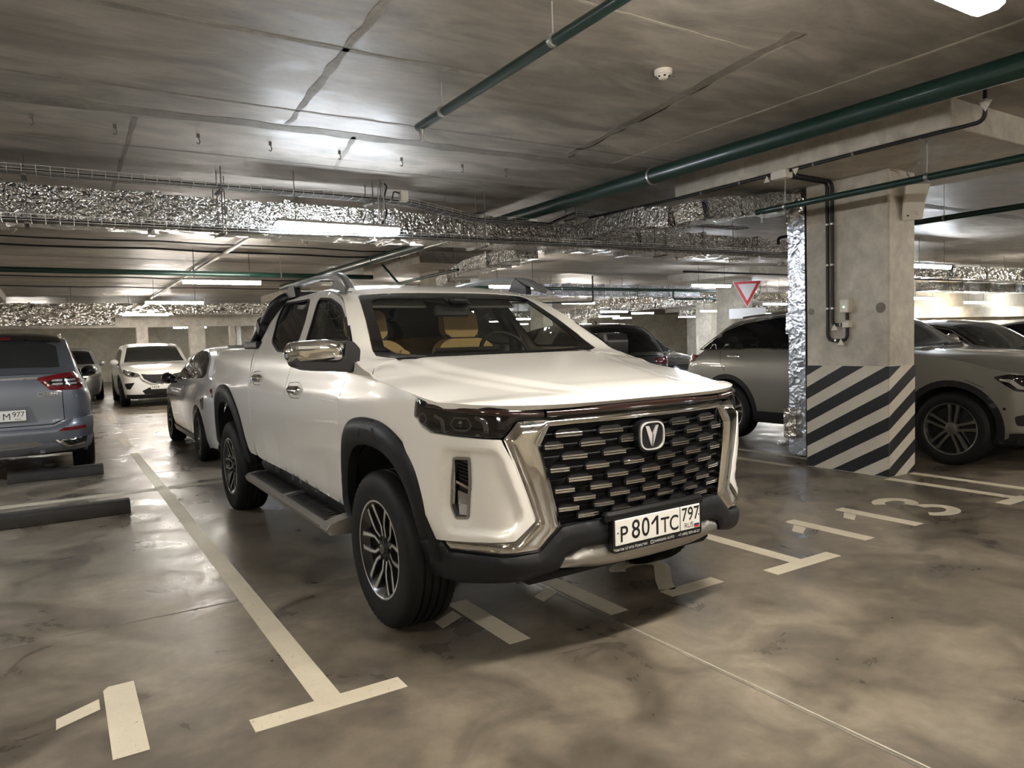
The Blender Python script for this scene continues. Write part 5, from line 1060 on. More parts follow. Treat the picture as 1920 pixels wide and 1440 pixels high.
c = Car('parked_crossover', (-2.9, 30.4, 0), math.pi, 'dark crossover farthest back at the left with red tail lights', 'darkgrey', .93, .90, 2.70, .92, (1.0, (.25, 1.14), (.95, 1.66), (1.7, 1.76), (2.85, 1.72), (3.40, 1.20), (3.50, 1.10)), zb=.26, R=.36, belt=1.05, roofi=.22)
c.top('rear_window', [(3.12, .0001), (3.12, .82), (3.95, .86), (3.98, .0001)], 'carglass'); c.side('side_window', [(.6, 1.12), (1.1, 1.52), (2.0, 1.6), (2.8, 1.52), (3.0, 1.2)], 'carglass', rnd_=.05); c.end('tail_light', fillet([(.45, 1.06), (.90, 1.12), (1.0, 1.0), (.9, .9), (.5, .95)], .02, 2), 'red', True, pillow=(.01, .03)); c.wheels(5, 'alloy_grey', .23); c.mirrors(.7, 1.15, 'black', .2)
mb = MB(); mb.bx(-.26, .26, 3.60, 3.625, .80, .91, .003); mb.build('number_plate', M['plate'], c.root, 30)
# ---------------------------------------------------------------- building services under the ceiling
rnd = random.Random(3)
def hash2(a, b): return (math.sin(a*12.9898+b*78.233)*43758.5453) % 1.0
def vnoise(x, y):
    i, j = math.floor(x), math.floor(y); u, v = x-i, y-j; u = u*u*(3-2*u); v = v*v*(3-2*v)
    return (hash2(i, j)*(1-u)+hash2(i+1, j)*u)*(1-v)+(hash2(i, j+1)*(1-u)+hash2(i+1, j+1)*u)*v
def duct_section(name, p0, p1, w, h, mat, parent, amp=.010, g=.09, up=(0, 0, 1)):
    """wrapped rectangular duct between two points, its skin slightly crumpled"""
    p0 = Vector(p0); p1 = Vector(p1); a = (p1-p0); Ln = a.length; a.normalize(); upv = Vector(up); s = a.cross(upv).normalized(); t = s.cross(a).normalized()
    n = max(2, int(Ln/g)); nw = max(2, int(w/g)); nh = max(2, int(h/g)); loop = []
    for k in range(nw): loop.append((-w/2+w*k/nw, h/2))
    for k in range(nh): loop.append((w/2, h/2-h*k/nh))
    for k in range(nw): loop.append((w/2-w*k/nw, -h/2))
    for k in range(nh): loop.append((-w/2, -h/2+h*k/nh))
    m = len(loop); V = []; F = []; off = p0.x*3.1+p0.y*1.7
    for i in range(n+1):
        for k, (u, v) in enumerate(loop):
            d = (vnoise(off+i*.8, k*.9)-.5)*2*amp+(vnoise(off*2+i*2.1, k*2.3)-.5)*amp
            d = 0 if i in (0, n) else d
            l = math.hypot(u/w, v/h)+1e-6; V.append(p0+a*(Ln*i/n)+s*(u*(1+d/w*2))+t*(v*(1+d/h*2)))
    for i in range(n):
        for k in range(m): F.append((i*m+k, i*m+(k+1) % m, (i+1)*m+(k+1) % m, (i+1)*m+k))
    F += [tuple(range(m)), tuple(range(n*m, (n+1)*m))]
    mb = MB(); mb.add(V, F); return mb.build(name, mat, parent, 50)
def duct(pts, w, h, mat, label, seg=1.25, amp=.010, rods=True, g=.09, flange=True):
    d = empty('foil_duct', pts[0], 0, label, 'air duct', 'foil wrapped ventilation ducts'); o = Vector(pts[0])
    for a, b in zip(pts[:-1], pts[1:]):
        a = Vector(a)-o; b = Vector(b)-o; n = max(1, round((b-a).length/seg))
        for k in range(n):
            q0 = a.lerp(b, k/n); q1 = a.lerp(b, (k+1)/n); duct_section('duct_section', q0, q1, w*(1 if k % 2 else .985), h*(1 if k % 2 else .97), M[mat], d, amp, g)
            if flange and k:
                e = (b-a).normalized()*.03; duct_section('duct_collar', q0-e, q0+e, w+.05, h+.05, M[mat], d, .004, .12)
            if rods and k % 2 == 0:
                dr = (q1-q0).normalized(); sd = Vector((-dr.y, dr.x, 0)); c = q0.lerp(q1, .5)
                for s in (-1, 1):
                    x = c+sd*s*(w/2+.02); mb = MB(); mb.cyl((x.x, x.y, c.z-h/2), (x.x, x.y, ZC-o.z-.002), .005, 6); mb.build('hanger_rod', M['rod'], d)
                mb = MB(); x0 = c+sd*(w/2+.04); x1 = c-sd*(w/2+.04); mb.cyl((x0.x, x0.y, c.z-h/2-.012), (x1.x, x1.y, c.z-h/2-.012), .008, 6); mb.build('hanger_bar', M['galv'], d)
    return d
duct([(-6.2, 4.52, 2.735), (9.6, 4.52, 2.735)], .55, .30, 'foil', 'long foil duct crossing above the pickup behind the cable trays', amp=.006)
duct([(3.25, 4.9, 2.60), (3.5, 6.8, 2.60), (4.25, 9.3, 2.55)], .36, .20, 'foil', 'foil duct running back beside the middle capital', amp=.008)
duct([(-6.5, 21.6, 2.72), (6.5, 21.6, 2.72)], .5, .34, 'foil_fine', 'far foil duct over the white crossover', seg=1.8)
duct([(-6.5, 17.9, 2.30), (-.9, 17.9, 2.30)], .6, .34, 'foil_fine', 'low foil duct above the roof of the grey car', seg=1.6)
duct([(8.4, 12.75, 2.74), (14.6, 12.75, 2.74)], .5, .32, 'foil_blue', 'bluish foil duct behind the windscreen pillar of the pickup', seg=1.25)
duct([(13.9, 13.6, 2.60), (14.2, 18, 2.60)], .45, .26, 'foil_fine', 'foil duct running back below the bluish duct')
duct([(13.6, 5.6, 2.66), (23, 5.6, 2.66)], .5, .28, 'foil_fine', 'foil duct crossing far right behind the loudspeaker', seg=1.6)
duct([(17.4, 7.2, 2.50), (25, 7.2, 2.50)], .45, .24, 'foil', 'lower foil duct crossing far right behind the loudspeaker', seg=1.6)
duct([(14.9, 10.6, 2.45), (20.5, 10.6, 2.45)], .4, .24, 'foil_fine', 'foil duct right of the give-way sign', seg=1.5)
duct([(14.6, 10.6, 2.40), (14.6, 10.6, 0.1)], .3, .26, 'foil_blue', 'upright foil duct right of the give-way sign', rods=False) if False else None
duct([(16.5, 12, 2.62), (18.5, 24, 2.62)], .45, .26, 'foil_fine', 'foil duct receding in the distance behind the black crossover', seg=1.8)
duct([(25.5, 11, 2.55), (25.5, 24, 2.55)], .5, .3, 'foil_fine', 'foil duct receding in the far right distance', seg=2.)
duct([(6, 26.5, 2.6), (22, 26.5, 2.6)], .5, .3, 'foil_fine', 'distant foil duct among the far lamps', seg=2.2)
# flexible duct from the long duct to the striped column and its riser
fd = empty('foil_riser', (4.485, 1.495, 0), 0, 'foil wrapped riser duct against the striped column', 'air duct', 'foil wrapped ventilation ducts')
zs = [.10, .52, .95, 1.38, 1.60, 2.02, 2.40, 2.62]
for k in range(7):
    w = .205 if k not in (3,) else .235
    duct_section('riser_section', (0, 0, zs[k]), (0, 0, zs[k+1]), w, .25*(w/.205), M['foil_smooth'], fd, .004, .05, (1, 0, 0))
duct_section('riser_elbow', (0, 0, 2.56), (0, .06, 2.84), .24, .28, M['foil_fine'], fd, .02, .06, (1, 0, 0))
mb = MB(); mb.bx(-.19, -.11, -.02, .13, .28, .60, .01); mb.build('riser_grille_box', M['foil_fine'], fd, 30)
FP_ = [Vector(q) for q in ((4.50, 1.72, 2.76), (4.1, 1.75, 2.74), (3.70, 1.75, 2.665), (3.40, 1.85, 2.64), (3.25, 2.05, 2.60), (3.32, 2.6, 2.69), (3.52, 3.4, 2.745), (3.62, 4.2, 2.75))]
fx = empty('foil_branch', (0, 0, 0), 0, 'crumpled foil branch duct joining the riser to the long duct', 'air duct', 'foil wrapped ventilation ducts')
for k in range(len(FP_)-1):
    duct_section('branch_section', FP_[k], FP_[k+1]+(FP_[k+1]-FP_[k]).normalized()*.03, .30*(1+.08*(k % 2)), .18*(1+.12*((k+1) % 2)), M['foil_blue' if k < 3 else 'foil'], fx, .014, .05)
# cable trays: wire baskets with cables lying in them
def tray(pts, w, label, cables=3, grp='wire cable trays'):
    t = empty('cable_tray', pts[0], 0, label, 'cable tray', grp); o = Vector(pts[0]); P_ = [Vector(p)-o for p in pts]; mb = MB(); d0 = (P_[1]-P_[0]).normalized(); sd = Vector((-d0.y, d0.x, 0)).normalized()
    wires = [(-w/2, .05), (-w/2, .02), (-w/2, 0), (-w/4, 0), (0, 0), (w/4, 0), (w/2, 0), (w/2, .02), (w/2, .05)]
    for u, h in wires: mb.tube([p+sd*u+Vector((0, 0, h)) for p in P_], .0028, 4, False)
    for a, b in zip(P_[:-1], P_[1:]):
        n = int((b-a).length/.10)
        for k in range(n):
            c = a.lerp(b, k/n); mb.tube([c+sd*(-w/2)+Vector((0, 0, .055)), c+sd*(-w/2)+Vector((0, 0, -.004)), c+sd*(w/2)+Vector((0, 0, -.004)), c+sd*(w/2)+Vector((0, 0, .055))], .0028, 4, False)
    o_ = mb.build('wire_basket', M['galv'], t); o_['kind'] = 'stuff'
    for k in range(cables):
        u = -w/2+w*(k+.7)/(cables+.4); mb = MB(); pts2 = []
        for a, b in zip(P_[:-1], P_[1:]):
            n = max(2, int((b-a).length/.4))
            for q in range(n): pts2.append(a.lerp(b, q/n)+sd*(u+.012*math.sin(q*1.3+k))+Vector((0, 0, .016+.005*math.sin(q*.7+k*2))))
        pts2.append(P_[-1]+sd*u+Vector((0, 0, .016))); mb.tube(pts2, .013, 6); mb.build('cable', M['conduit'], t)
    return t
tray([(-6, 3.95, 2.915), (.75, 3.95, 2.915), (1.10, 3.95, 2.905), (1.90, 3.95, 2.785), (2.95, 3.95, 2.785), (3.32, 3.95, 2.935), (6.5, 3.95, 2.935)], .18, 'upper wire cable tray dipping in the middle in front of the long foil duct', 4)
tray([(-6, 3.95, 2.515), (-.8, 3.95, 2.515), (.9, 3.95, 2.545), (3.6, 3.95, 2.570), (9, 3.95, 2.615)], .18, 'lower wire cable tray below the long foil duct', 4)
for k, x in enumerate((-2.36, -.83, .66, 2.0, 3.3, 4.8)):
    h = empty('tray_hanger', (x, 3.95, 2.5), 0, 'slender steel hanger holding both cable trays, '+('leftmost', 'second from the left', 'third from the left beside the lit lamp', 'third from the right', 'second from the right', 'rightmost')[k], 'hanger', 'tray hangers')
    for s in (-1, 1) if k != 0 else (1,):
        mb = MB(); mb.cyl((0, s*.105, -.02), (0, s*.105, ZC-2.5), .006, 6); mb.build('rod', M['rod'], h)
    for z in (0., .395): mb = MB(); mb.bx(-.02, .02, -.125, .125, z-.025, z-.004, .003); mb.build('bracket', M['rod'], h, 0)
# small grey distribution box on the upper tray and the bent conduit rack
b_ = empty('junction_box', (1.00, 3.83, 2.96), 0, 'small pale junction box on the upper cable tray', 'junction box'); mb = MB(); mb.bx(-.045, .045, -.03, .03, -.05, .06, .006); mb.build('box_body', M['wplastic'], b_, 30)
mb = MB(); mb.tube(round_path([(-.045, 0, .03), (-.11, 0, .05), (-.13, 0, -.03)], .03), .008, 6); mb.build('box_cable', M['conduit'], b_)
rk = empty('conduit_rack', (.70, 3.80, 2.5), 0, 'steel ladder bracket with looped conduit above the lit strip lamp', 'bracket')
for x in (0, .06): mb = MB(); mb.bx(x-.006, x+.006, -.006, .006, .14, .598); mb.build('upright', M['galv'], rk, 0)
for z in (.58, .52): mb = MB(); mb.bx(0, .06, -.006, .006, z-.006, z+.006); mb.build('rung', M['galv'], rk, 0)
mb = MB(); mb.tube(round_path([(.03, .01, .145), (.10, .01, .26), (.06, .01, .40), (.11, .01, .56), (.03, .01, .585)], .05), .009, 6); mb.build('looped_conduit', M['conduit'], rk)
# pipes
def pipe(pts, r, mat, label, cat='pipe', name='pipe', nozzles=(), clamps=(), grp=None, rodc=True, n=14):
    p = empty(name, pts[0], 0, label, cat, grp); o = Vector(pts[0]); mb = MB(); mb.tube(round_path([Vector(q)-o for q in pts], r*3), r, n); mb.build('pipe_run', M[mat], p, 50)
    for c in clamps:
        q = Vector(c)-o; mb = MB(); d = Vector((0, 1, 0)) if abs(pts[-1][1]-pts[0][1]) > abs(pts[-1][0]-pts[0][0]) else Vector((1, 0, 0))
        mb.cyl(q-d*.012, q+d*.012, r*1.16, n); mb.build('pipe_clamp', M['galv'], p, 30)
        if rodc: mb = MB(); mb.cyl(q+Vector((0, 0, r)), q+Vector((0, 0, ZC-c[2]-.002)), .006, 6); mb.build('clamp_rod', M['galv'], p)
    for c in nozzles:
        q = Vector(c)-o; mb = MB(); mb.cyl(q, q-Vector((0, 0, r+.035)), .016, 10); mb.cyl(q-Vector((0, 0, r+.030)), q-Vector((0, 0, r+.075)), .008, 8); mb.cyl(q-Vector((0, 0, r+.072)), q-Vector((0, 0, r+.077)), .018, 10); mb.build('sprinkler_head', M['galv'], p)
    return p
pipe([(-.02, -8, 2.905), (.02, 1.34, 2.905)], .030, 'green', 'dark green sprinkler pipe hung under the ceiling over the pickup', nozzles=[(.018, 1.28, 2.905)], clamps=[(0, -.31, 2.905), (.01, .95, 2.905)], grp='green sprinkler pipes')
pipe([(2.90, -9, 2.985), (2.89, 16, 2.985)], .078, 'green', 'thick dark green main pipe along the capital edge', clamps=[(2.895, 2.05, 2.985), (2.89, 5.6, 2.985), (2.89, 9.5, 2.985)], grp='green sprinkler pipes', n=24)
pipe([(3.72, -6, 2.595), (3.76, 1.50, 2.595)], .030, 'green', 'green sprinkler pipe passing in front of the striped column', nozzles=[(3.76, 1.44, 2.595)], clamps=[(3.73, -.18, 2.595), (3.75, 1.16, 2.595)], grp='green sprinkler pipes')
pipe([(6.3, -6, 2.62), (6.3, 1.9, 2.62)], .032, 'green', 'green sprinkler pipe right of the loudspeaker', nozzles=[(6.3, 1.8, 2.62)], clamps=[(6.3, 1.0, 2.62)], grp='green sprinkler pipes')
pipe([(5.9, 1.2, 2.67), (5.9, 2.9, 2.64), (5.9, 2.9, 2.55)], .020, 'conduit', 'thin black pipe bent down right of the loudspeaker', clamps=[(5.9, 2.2, 2.66)], grp='thin dark pipes')
pipe([(-8, 10.4, 2.75), (3.2, 10.4, 2.75)], .045, 'green', 'green pipe crossing the ceiling at far left', clamps=[(-3, 10.4, 2.75), (1.4, 10.4, 2.75)], grp='green sprinkler pipes')
pipe([(.28, 5.0, 3.03), (.30, 22, 3.03)], .030, 'greypipe', 'pale thin pipe running back along the ceiling at left', clamps=[(.29, 8, 3.03), (.29, 13, 3.03)], grp='thin pale pipes')
for k, (y, z, r, w) in enumerate(((8.85, 3.06, .012, .03), (9.75, 3.06, .016, .05), (14.6, 3.04, .014, .03), (17.2, 3.04, .014, .02))):
    pts = [(-8+.8*i, y+w*math.sin(i*1.1+k), z+.012*math.sin(i*2.3)) for i in range(int(13/.8))]
    c = MB(); c.tube(pts, r, 6); tag(c.build('ceiling_cable', M['conduit']), 'thin dark cable clipped under the ceiling, '+('nearest behind the long duct', 'second behind the long duct', 'second farthest back', 'farthest back')[k], 'cable', 'ceiling cables')
pipe([(4.6, 12.0, 2.72), (14.8, 12.0, 2.72)], .040, 'green', 'green pipe in front of the bluish foil duct', clamps=[(9, 12, 2.72)], grp='green sprinkler pipes')
pipe([(10.2, 12.2, 3.098), (10.2, 12.2, 2.38), (7.6, 12.2, 2.36)], .022, 'conduit', 'dark bent pipe hanging in front of the bluish duct', clamps=[(8.6, 12.2, 2.36)], grp='thin dark pipes', rodc=False)
pipe([(12.9, 11.9, 2.72), (12.9, 11.9, 2.46), (15.2, 11.9, 2.50)], .03, 'green', 'green bent pipe left of the give-way sign', grp='green sprinkler pipes')
pipe([(3.1, 9.6, 2.9), (3.1, 8.9, 2.50), (3.1, 6.6, 2.52)], .024, 'green', 'dark pipe dropping below the middle capital', grp='green sprinkler pipes')
pipe([(6.9, 3.2, 3.03), (12.5, 6.5, 3.03)], .02, 'conduit', 'dark cable sweeping under the ceiling right of the striped column', 'cable', 'hanging_cable')
pipe([(6.5, 5.2, 2.44), (24, 5.2, 2.46)], .016, 'conduit', 'dark cable bundle below the far right ducts', 'cable', 'hanging_cable')
# hooks cast into the slab, smoke detectors
for k, (x, y) in enumerate(((-2.27, 2.84), (-1.75, 2.86), (-1.17, 2.86), (-.62, 2.84), (-.02, 2.87), (.56, 2.86), (1.18, 2.84), (1.66, 2.82), (7.2, 2.6), (8.3, 2.6))):
    mb = MB(); mb.cyl((0, 0, 0), (0, 0, .03), .012, 8); mb.tube(round_path([(0, 0, .01), (.012, 0, -.03), (.0, 0, -.05), (-.014, 0, -.035)], .01), .004, 6); o_ = mb.build('ceiling_hook', M['rod']); o_.location = (x, y, ZC-.03); tag(o_, 'small steel hook in the row of hooks in the ceiling above the trays', 'hook', 'ceiling hooks')
for (x, y, lab) in ((1.19, .13, 'white smoke detector on the ceiling right of the near green pipe'), (-2.62, 8.4, 'smoke detector at the far left edge behind the long duct'), (1.26, 8.3, 'smoke detector above the lit lamp behind the long duct')):
    d = empty('smoke_detector', (x, y, ZC), 0, lab, 'smoke detector', 'smoke detectors')
    mb = MB(); mb.lathe([(.001, -.03), (.05, -.03), (.056, -.024), (.058, 0.)], 24); mb.build('detector_base', M['wplastic'], d, 30)
    mb = MB(); mb.lathe([(.001, -.056), (.020, -.056), (.030, -.050), (.040, -.034), (.040, -.028)], 24); mb.build('detector_dome', M['wplastic'], d, 30)
    for a in range(6):
        t = a*math.pi/3; mb = MB(); mb.box((.035*math.cos(t), .035*math.sin(t), -.042), (.014, .014, .008), .002); mb.build('detector_slot', M['plastic'], d, 0)
# ceiling lamps
def lamp(x, y, z, mat, label, group=None, L_=1.24, w=.105, on=True, hang=True):
    l = empty('strip_lamp', (x, y, z), 0, label, 'lamp', group)
    mb = MB(); pr = [(-w/2, .0), (w/2, .0), (w*.44, -.042), (w*.26, -.056), (-w*.26, -.056), (-w*.44, -.042)] if 'far back' not in label else [(-w/2, 0), (w/2, 0), (w*.34, -.056), (-w*.34, -.056)]
    mb.prism(pr, lambda u, v, d: (d, u, v), -L_/2, L_/2); mb.f = [q for q in mb.f if q[:2] != (0, 1)]; mb.m = mb.m[:len(mb.f)]; mb.build('lamp_diffuser', M[mat] if on else M['wplastic'], l, 40)
    mb = MB(); mb.bx(-L_/2-.01, L_/2+.01, -w/2-.006, w/2+.006, .001, .032, .006); mb.build('lamp_housing', M['gplastic'], l, 30)
    if hang:
        for s in (-1, 1): mb = MB(); mb.cyl((s*L_*.36, 0, .03), (s*L_*.36, 0, ZC-z-.002), .005, 6); mb.build('lamp_rod', M['rod'], l)
    return l
lamp(.14, -1.99, 2.60, 'lamp_warm', 'bright strip lamp in front of the pickup at the top right corner', w=.13)
lamp(.27, 3.765, 2.602, 'lamp_cool', 'bright white strip lamp hung under the cable trays above the pickup')
lamp(.25, 9.75, 2.57, 'lamp_warm', 'warm strip lamp behind the long duct, nearest of the left file')
lamp(.22, 15.4, 2.57, 'lamp_warm', 'warm strip lamp in the left file, second behind the long duct')
lamp(.15, 21.2, 2.57, 'lamp_warm', 'warm strip lamp in the left file just above the white crossover')
lamp(6.15, 9.75, 2.57, 'lamp_warm', 'strip lamp directly behind the right roof rail of the pickup')
lamp(12.0, 15.2, 2.57, 'lamp_warm', 'strip lamp left of the give-way sign above the black car')
lamp(15.6, 11.4, 2.60, 'lamp_cool', 'cool strip lamp touching the give-way sign column')
lamp(-4.7, 3.3, 2.50, 'lamp_cool', 'strip lamp left of the picture over the grey car')
lamp(6.6, 2.4, 2.68, 'lamp_cool', 'unlit strip lamp right of the loudspeaker', on=False)
lamp(-4.3, -1.8, 2.60, 'lamp_warm', 'strip lamp over the aisle left of the camera')
lamp(7.4, -2.2, 2.60, 'lamp_warm', 'strip lamp over the aisle right of the striped column')
FAR = 'lamps in the distance'
for (x, y, z, c) in ((12.1, 4.2, 2.6, 'lamp_cool'), (18.2, 4.4, 2.55, 'lamp_warm'), (11.2, 8.9, 2.6, 'lamp_cool'), (19.2, 11.6, 2.5, 'lamp_cool'), (20.6, 14.4, 2.5, 'lamp_warm'), (20.2, 21.2, 2.5, 'lamp_cool'), (11.0, 22.2, 2.5, 'lamp_far'), (6.2, 15.4, 2.5, 'lamp_far'), (6.2, 21.2, 2.5, 'lamp_far'), (24, 15, 2.5, 'lamp_cool'), (27.2, 21.2, 2.5, 'lamp_cool'), (27.2, 12.6, 2.5, 'lamp_far'), (29.4, 15, 2.45, 'lamp_far'), (30, 22, 2.45, 'lamp_cool'), (24, 27, 2.5, 'lamp_cool'), (28.4, 26.5, 2.5, 'lamp_cool'), (18, 30, 2.5, 'lamp_far'), (10.4, 29, 2.5, 'lamp_cool'), (7.4, 29, 2.5, 'lamp_cool'), (2.5, 29, 2.4, 'lamp_cool'), (0, 29.5, 2.5, 'lamp_far'), (-3, 26.5, 2.5, 'lamp_warm'), (29, 6.6, 2.5, 'lamp_cool'), (18.9, 8.0, 2.28, 'lamp_cool'), (21.6, 7.9, 2.16, 'lamp_warm'), (25.5, 7.9, 2.16, 'lamp_cool'), (-6, 10, 2.55, 'lamp_warm'), (-6, 15.5, 2.55, 'lamp_warm'), (35, 19, 2.45, 'lamp_cool'), (21, 24.5, 2.5, 'lamp_far'), (15.5, 17.6, 2.4, 'lamp_cool'), (20.5, 17.4, 2.4, 'lamp_cool'), (15.8, 24, 2.4, 'lamp_cool'), (20.5, 32, 2.4, 'lamp_cool'), (14.5, 33, 2.4, 'lamp_far'), (9.2, 18.2, 2.45, 'lamp_cool'), (35, 26, 2.5, 'lamp_far'),
                       (12.4, -2, 2.6, 'lamp_warm'), (18.4, -2, 2.6, 'lamp_cool'), (.2, -7.5, 2.6, 'lamp_warm'), (-5.6, -7.5, 2.6, 'lamp_warm'), (6.2, -7.5, 2.6, 'lamp_warm'), (12.4, -7.5, 2.6, 'lamp_cool')):
    lamp(x, y, z, c, 'lit strip lamp hanging far back among many others', FAR)
# conduits and boxes on the capital and the striped column
def conduit(pts, r, label, clips=(), name='conduit', grp='black conduits'):
    c = empty(name, pts[0], 0, label, 'conduit', grp); o = Vector(pts[0]); mb = MB(); mb.tube(round_path([Vector(p)-o for p in pts], .07, 6), r, 10); mb.build('conduit_tube', M['conduit'], c, 50)
    for q, d in clips: mb = MB(); q = Vector(q)-o; d = Vector(d); mb.cyl(q-d*.009, q+d*.009, r*1.22, 10); mb.build('saddle_clip', M['galv'], c, 30)
    return c
CF = 3.485
conduit([(CF, -.72, 3.09), (CF, -.72, 2.855), (CF+.03, -.55, 2.862), (3.50, .3, 2.862), (3.52, .95, 2.862)], .0155, 'black conduit dropping down the capital and running to the junction box', [((CF, -.72, 3.0), (0, 0, 1)), ((3.515, -.25, 2.862), (0, 1, 0)), ((3.50, .3, 2.862), (0, 1, 0)), ((3.51, .68, 2.862), (0, 1, 0))])
conduit([(3.52, 1.10, 2.862), (3.52, 2.30, 2.862), (3.50, 2.40, 2.862), (3.47, 3.80, 2.89)], .0155, 'black conduit running back from the junction box along the capital', [((3.52, 1.5, 2.862), (0, 1, 0)), ((3.52, 2.0, 2.862), (0, 1, 0))])
for k, (y, zb, y2, z2) in enumerate(((1.115, 1.30, .905, 1.44), (1.062, 1.455, .955, 1.455))):
    pts = [(3.56, 1.10-.06*k, 2.862), (4.20, y+.0, 2.862), (4.335, y, 2.862), (4.335, y, zb), (4.335, y2, zb)]
    if k == 0: pts += [(4.335, y2, z2)]
    conduit(pts, .0165, ('longer' if k == 0 else 'shorter')+' of two black conduits running down the striped column', [((4.335, y, z), (0, 0, 1)) for z in (2.70, 2.45, 2.05, 1.62)]+[((4.335, y-.09, zb), (0, 1, 0))])
conduit([(4.335, .905, 1.50), (4.335, .905, 1.60)], .0165, 'short conduit between the two boxes on the striped column')
def wbox(name, x0, x1, y0, y1, z0, z1, label, mat='wplastic', lid=True, led=False):
    b = empty(name, ((x0+x1)/2, (y0+y1)/2, z0), 0, label, 'box', 'boxes on the column'); hx, hy = (x1-x0)/2, (y1-y0)/2; mb = MB(); mb.bx(-hx, hx, -hy, hy, 0, z1-z0, .006); mb.build('box_body', M[mat], b, 30)
    if lid: mb = MB(); mb.bx(-hx-.004, -hx+.002, -hy*.86, hy*.86, (z1-z0)*.07, (z1-z0)*.93, .002); mb.build('box_lid', M[mat], b, 30)
    if led: mb = MB(); mb.cyl((-hx-.006, 0, (z1-z0)*.42), (-hx, 0, (z1-z0)*.42), .008, 10); mb.build('status_light', M['led'], b)
    return b
wbox('control_box', 4.29, 4.36, .862, .958, 1.57, 1.70, 'white control box with a green light on the striped column', led=True)
wbox('connection_box', 4.305, 4.36, .865, .945, 1.425, 1.485, 'small white labelled box between the conduits on the striped column')
wbox('junction_box', 3.46, 3.56, .93, 1.10, 2.80, 2.878, 'white junction box under the capital edge')
for (x, y, z, lab) in ((3.50, 1.17, 2.80, 'left'), (3.50, .86, 2.805, 'right')):
    mb = MB(); mb.prism([(-.035, 0), (.035, 0), (0, .06)] if lab == 'left' else [(-.035, .06), (.035, .06), (0, 0)], lambda u, v, d: (x+d, y+u, z+v), -.002, .002); tag(mb.build('warning_tag', M['wplastic']), 'white triangular tag %s of the junction box under the capital' % lab, 'tag', 'cable tags')
for (y, z, s, lab) in ((1.03, 1.40, -1, 'beside the shorter conduit bend'), (.96, 1.255, 1, 'below the longer conduit bend')):
    mb = MB(); mb.prism([(-.038*s, 0), (.038*s, 0), (0, .062)], lambda u, v, d: (4.315+d, y+u, z+v), -.002, .002); tag(mb.build('warning_tag', M['wplastic']), 'white triangular tag '+lab, 'tag', 'cable tags')
tagc = empty('conduit_tag', (3.47, -.73, 2.96), 0, 'white triangular tag on the conduit at the capital corner', 'tag', 'cable tags'); mb = MB(); mb.prism([(-.045, .03), (.045, .03), (0, -.045)], lambda u, v, d: (d, u, v), -.004, -.001); mb.build('tag_plate', M['wplastic'], tagc, 0)
# loudspeaker: a bowed white front on a bracket
sp = empty('loudspeaker', (4.64, .455, 2.41), math.radians(-38), 'white curved loudspeaker high on the striped column', 'loudspeaker')
V = []; F = []; n = 8
for i in range(n+1):
    t = i/n; z = .30*t; w = .095+.010*t; yf = -(.045+.125*t-.022*math.sin(math.pi*t)); yb = -.02-.03*t
    for (x, y) in ((-w, yf+.012), (-w+.012, yf), (w-.012, yf), (w, yf+.012), (w-.03, yb), (-w+.03, yb)): V.append((x, y, z))
for i in range(n):
    for k in range(6): F.append((6*i+k, 6*i+(k+1) % 6, 6*i+6+(k+1) % 6, 6*i+6+k))
F += [tuple(range(6)), tuple(range(6*n, 6*n+6))]; mb = MB(); mb.add(V, F); mb.build('speaker_cabinet', M['wplastic'], sp, 30)
mb = MB(); mb.bx(-.05, .05, -.06, -.005, .06, .24, .01); mb.build('speaker_bracket', M['gplastic'], sp, 30)
mb = MB(); mb.box((-.05, -.060, .035), (.018, .006, .012), .002); mb.build('speaker_badge', M['plastic'], sp, 0)
mb = MB(); mb.cyl((.045, -.066, .05), (.045, -.048, .05), .016, 14); mb.build('speaker_knob', M['wplastic'], sp, 30)
mb = MB(); mb.tube(round_path([(0, .0, .25), (.0, -.02, .37), (-.06, -.05, .44), (-.08, -.35, .45)], .06), .010, 8); mb.build('speaker_cable', M['gplastic'], sp)
# give-way sign and its plate on the second column
sg_ = empty('give_way_sign', (13.18, 9.50, 2.10), math.radians(-50), 'red and white triangular give-way sign on the background column', 'sign')
fs = lambda u, v, d: (u, d, v)
mb = MB(); mb.prism(fillet([(-.37, .68), (.37, .68), (0, -.02)], .03, 4), fs, -.02, .0); mb.build('sign_plate', M['sign_white'], sg_, 30)
mb = MB(); flat_ring(mb, fillet([(-.345, .665), (.345, .665), (0, .012)], .02, 4), fillet([(-.235, .605), (.235, .605), (0, .155)], .014, 4), fs, -.024, -.019); mb.build('sign_border', M['sign_red'], sg_, 0)
mb = MB(); mb.bx(-.03, .03, 0, .16, .30, .36); mb.build('sign_bracket', M['gplastic'], sg_, 0)
mb = MB(); mb.bx(-.46, .46, -.02, 0, -.30, -.03, .01); bd = tag(mb.build('sign_board', M['sign_white']), 'white board under the give-way sign partly hidden by the grey car', 'sign'); bd.location = (13.18, 9.50, 2.10); bd.rotation_euler = (0, 0, math.radians(-50))
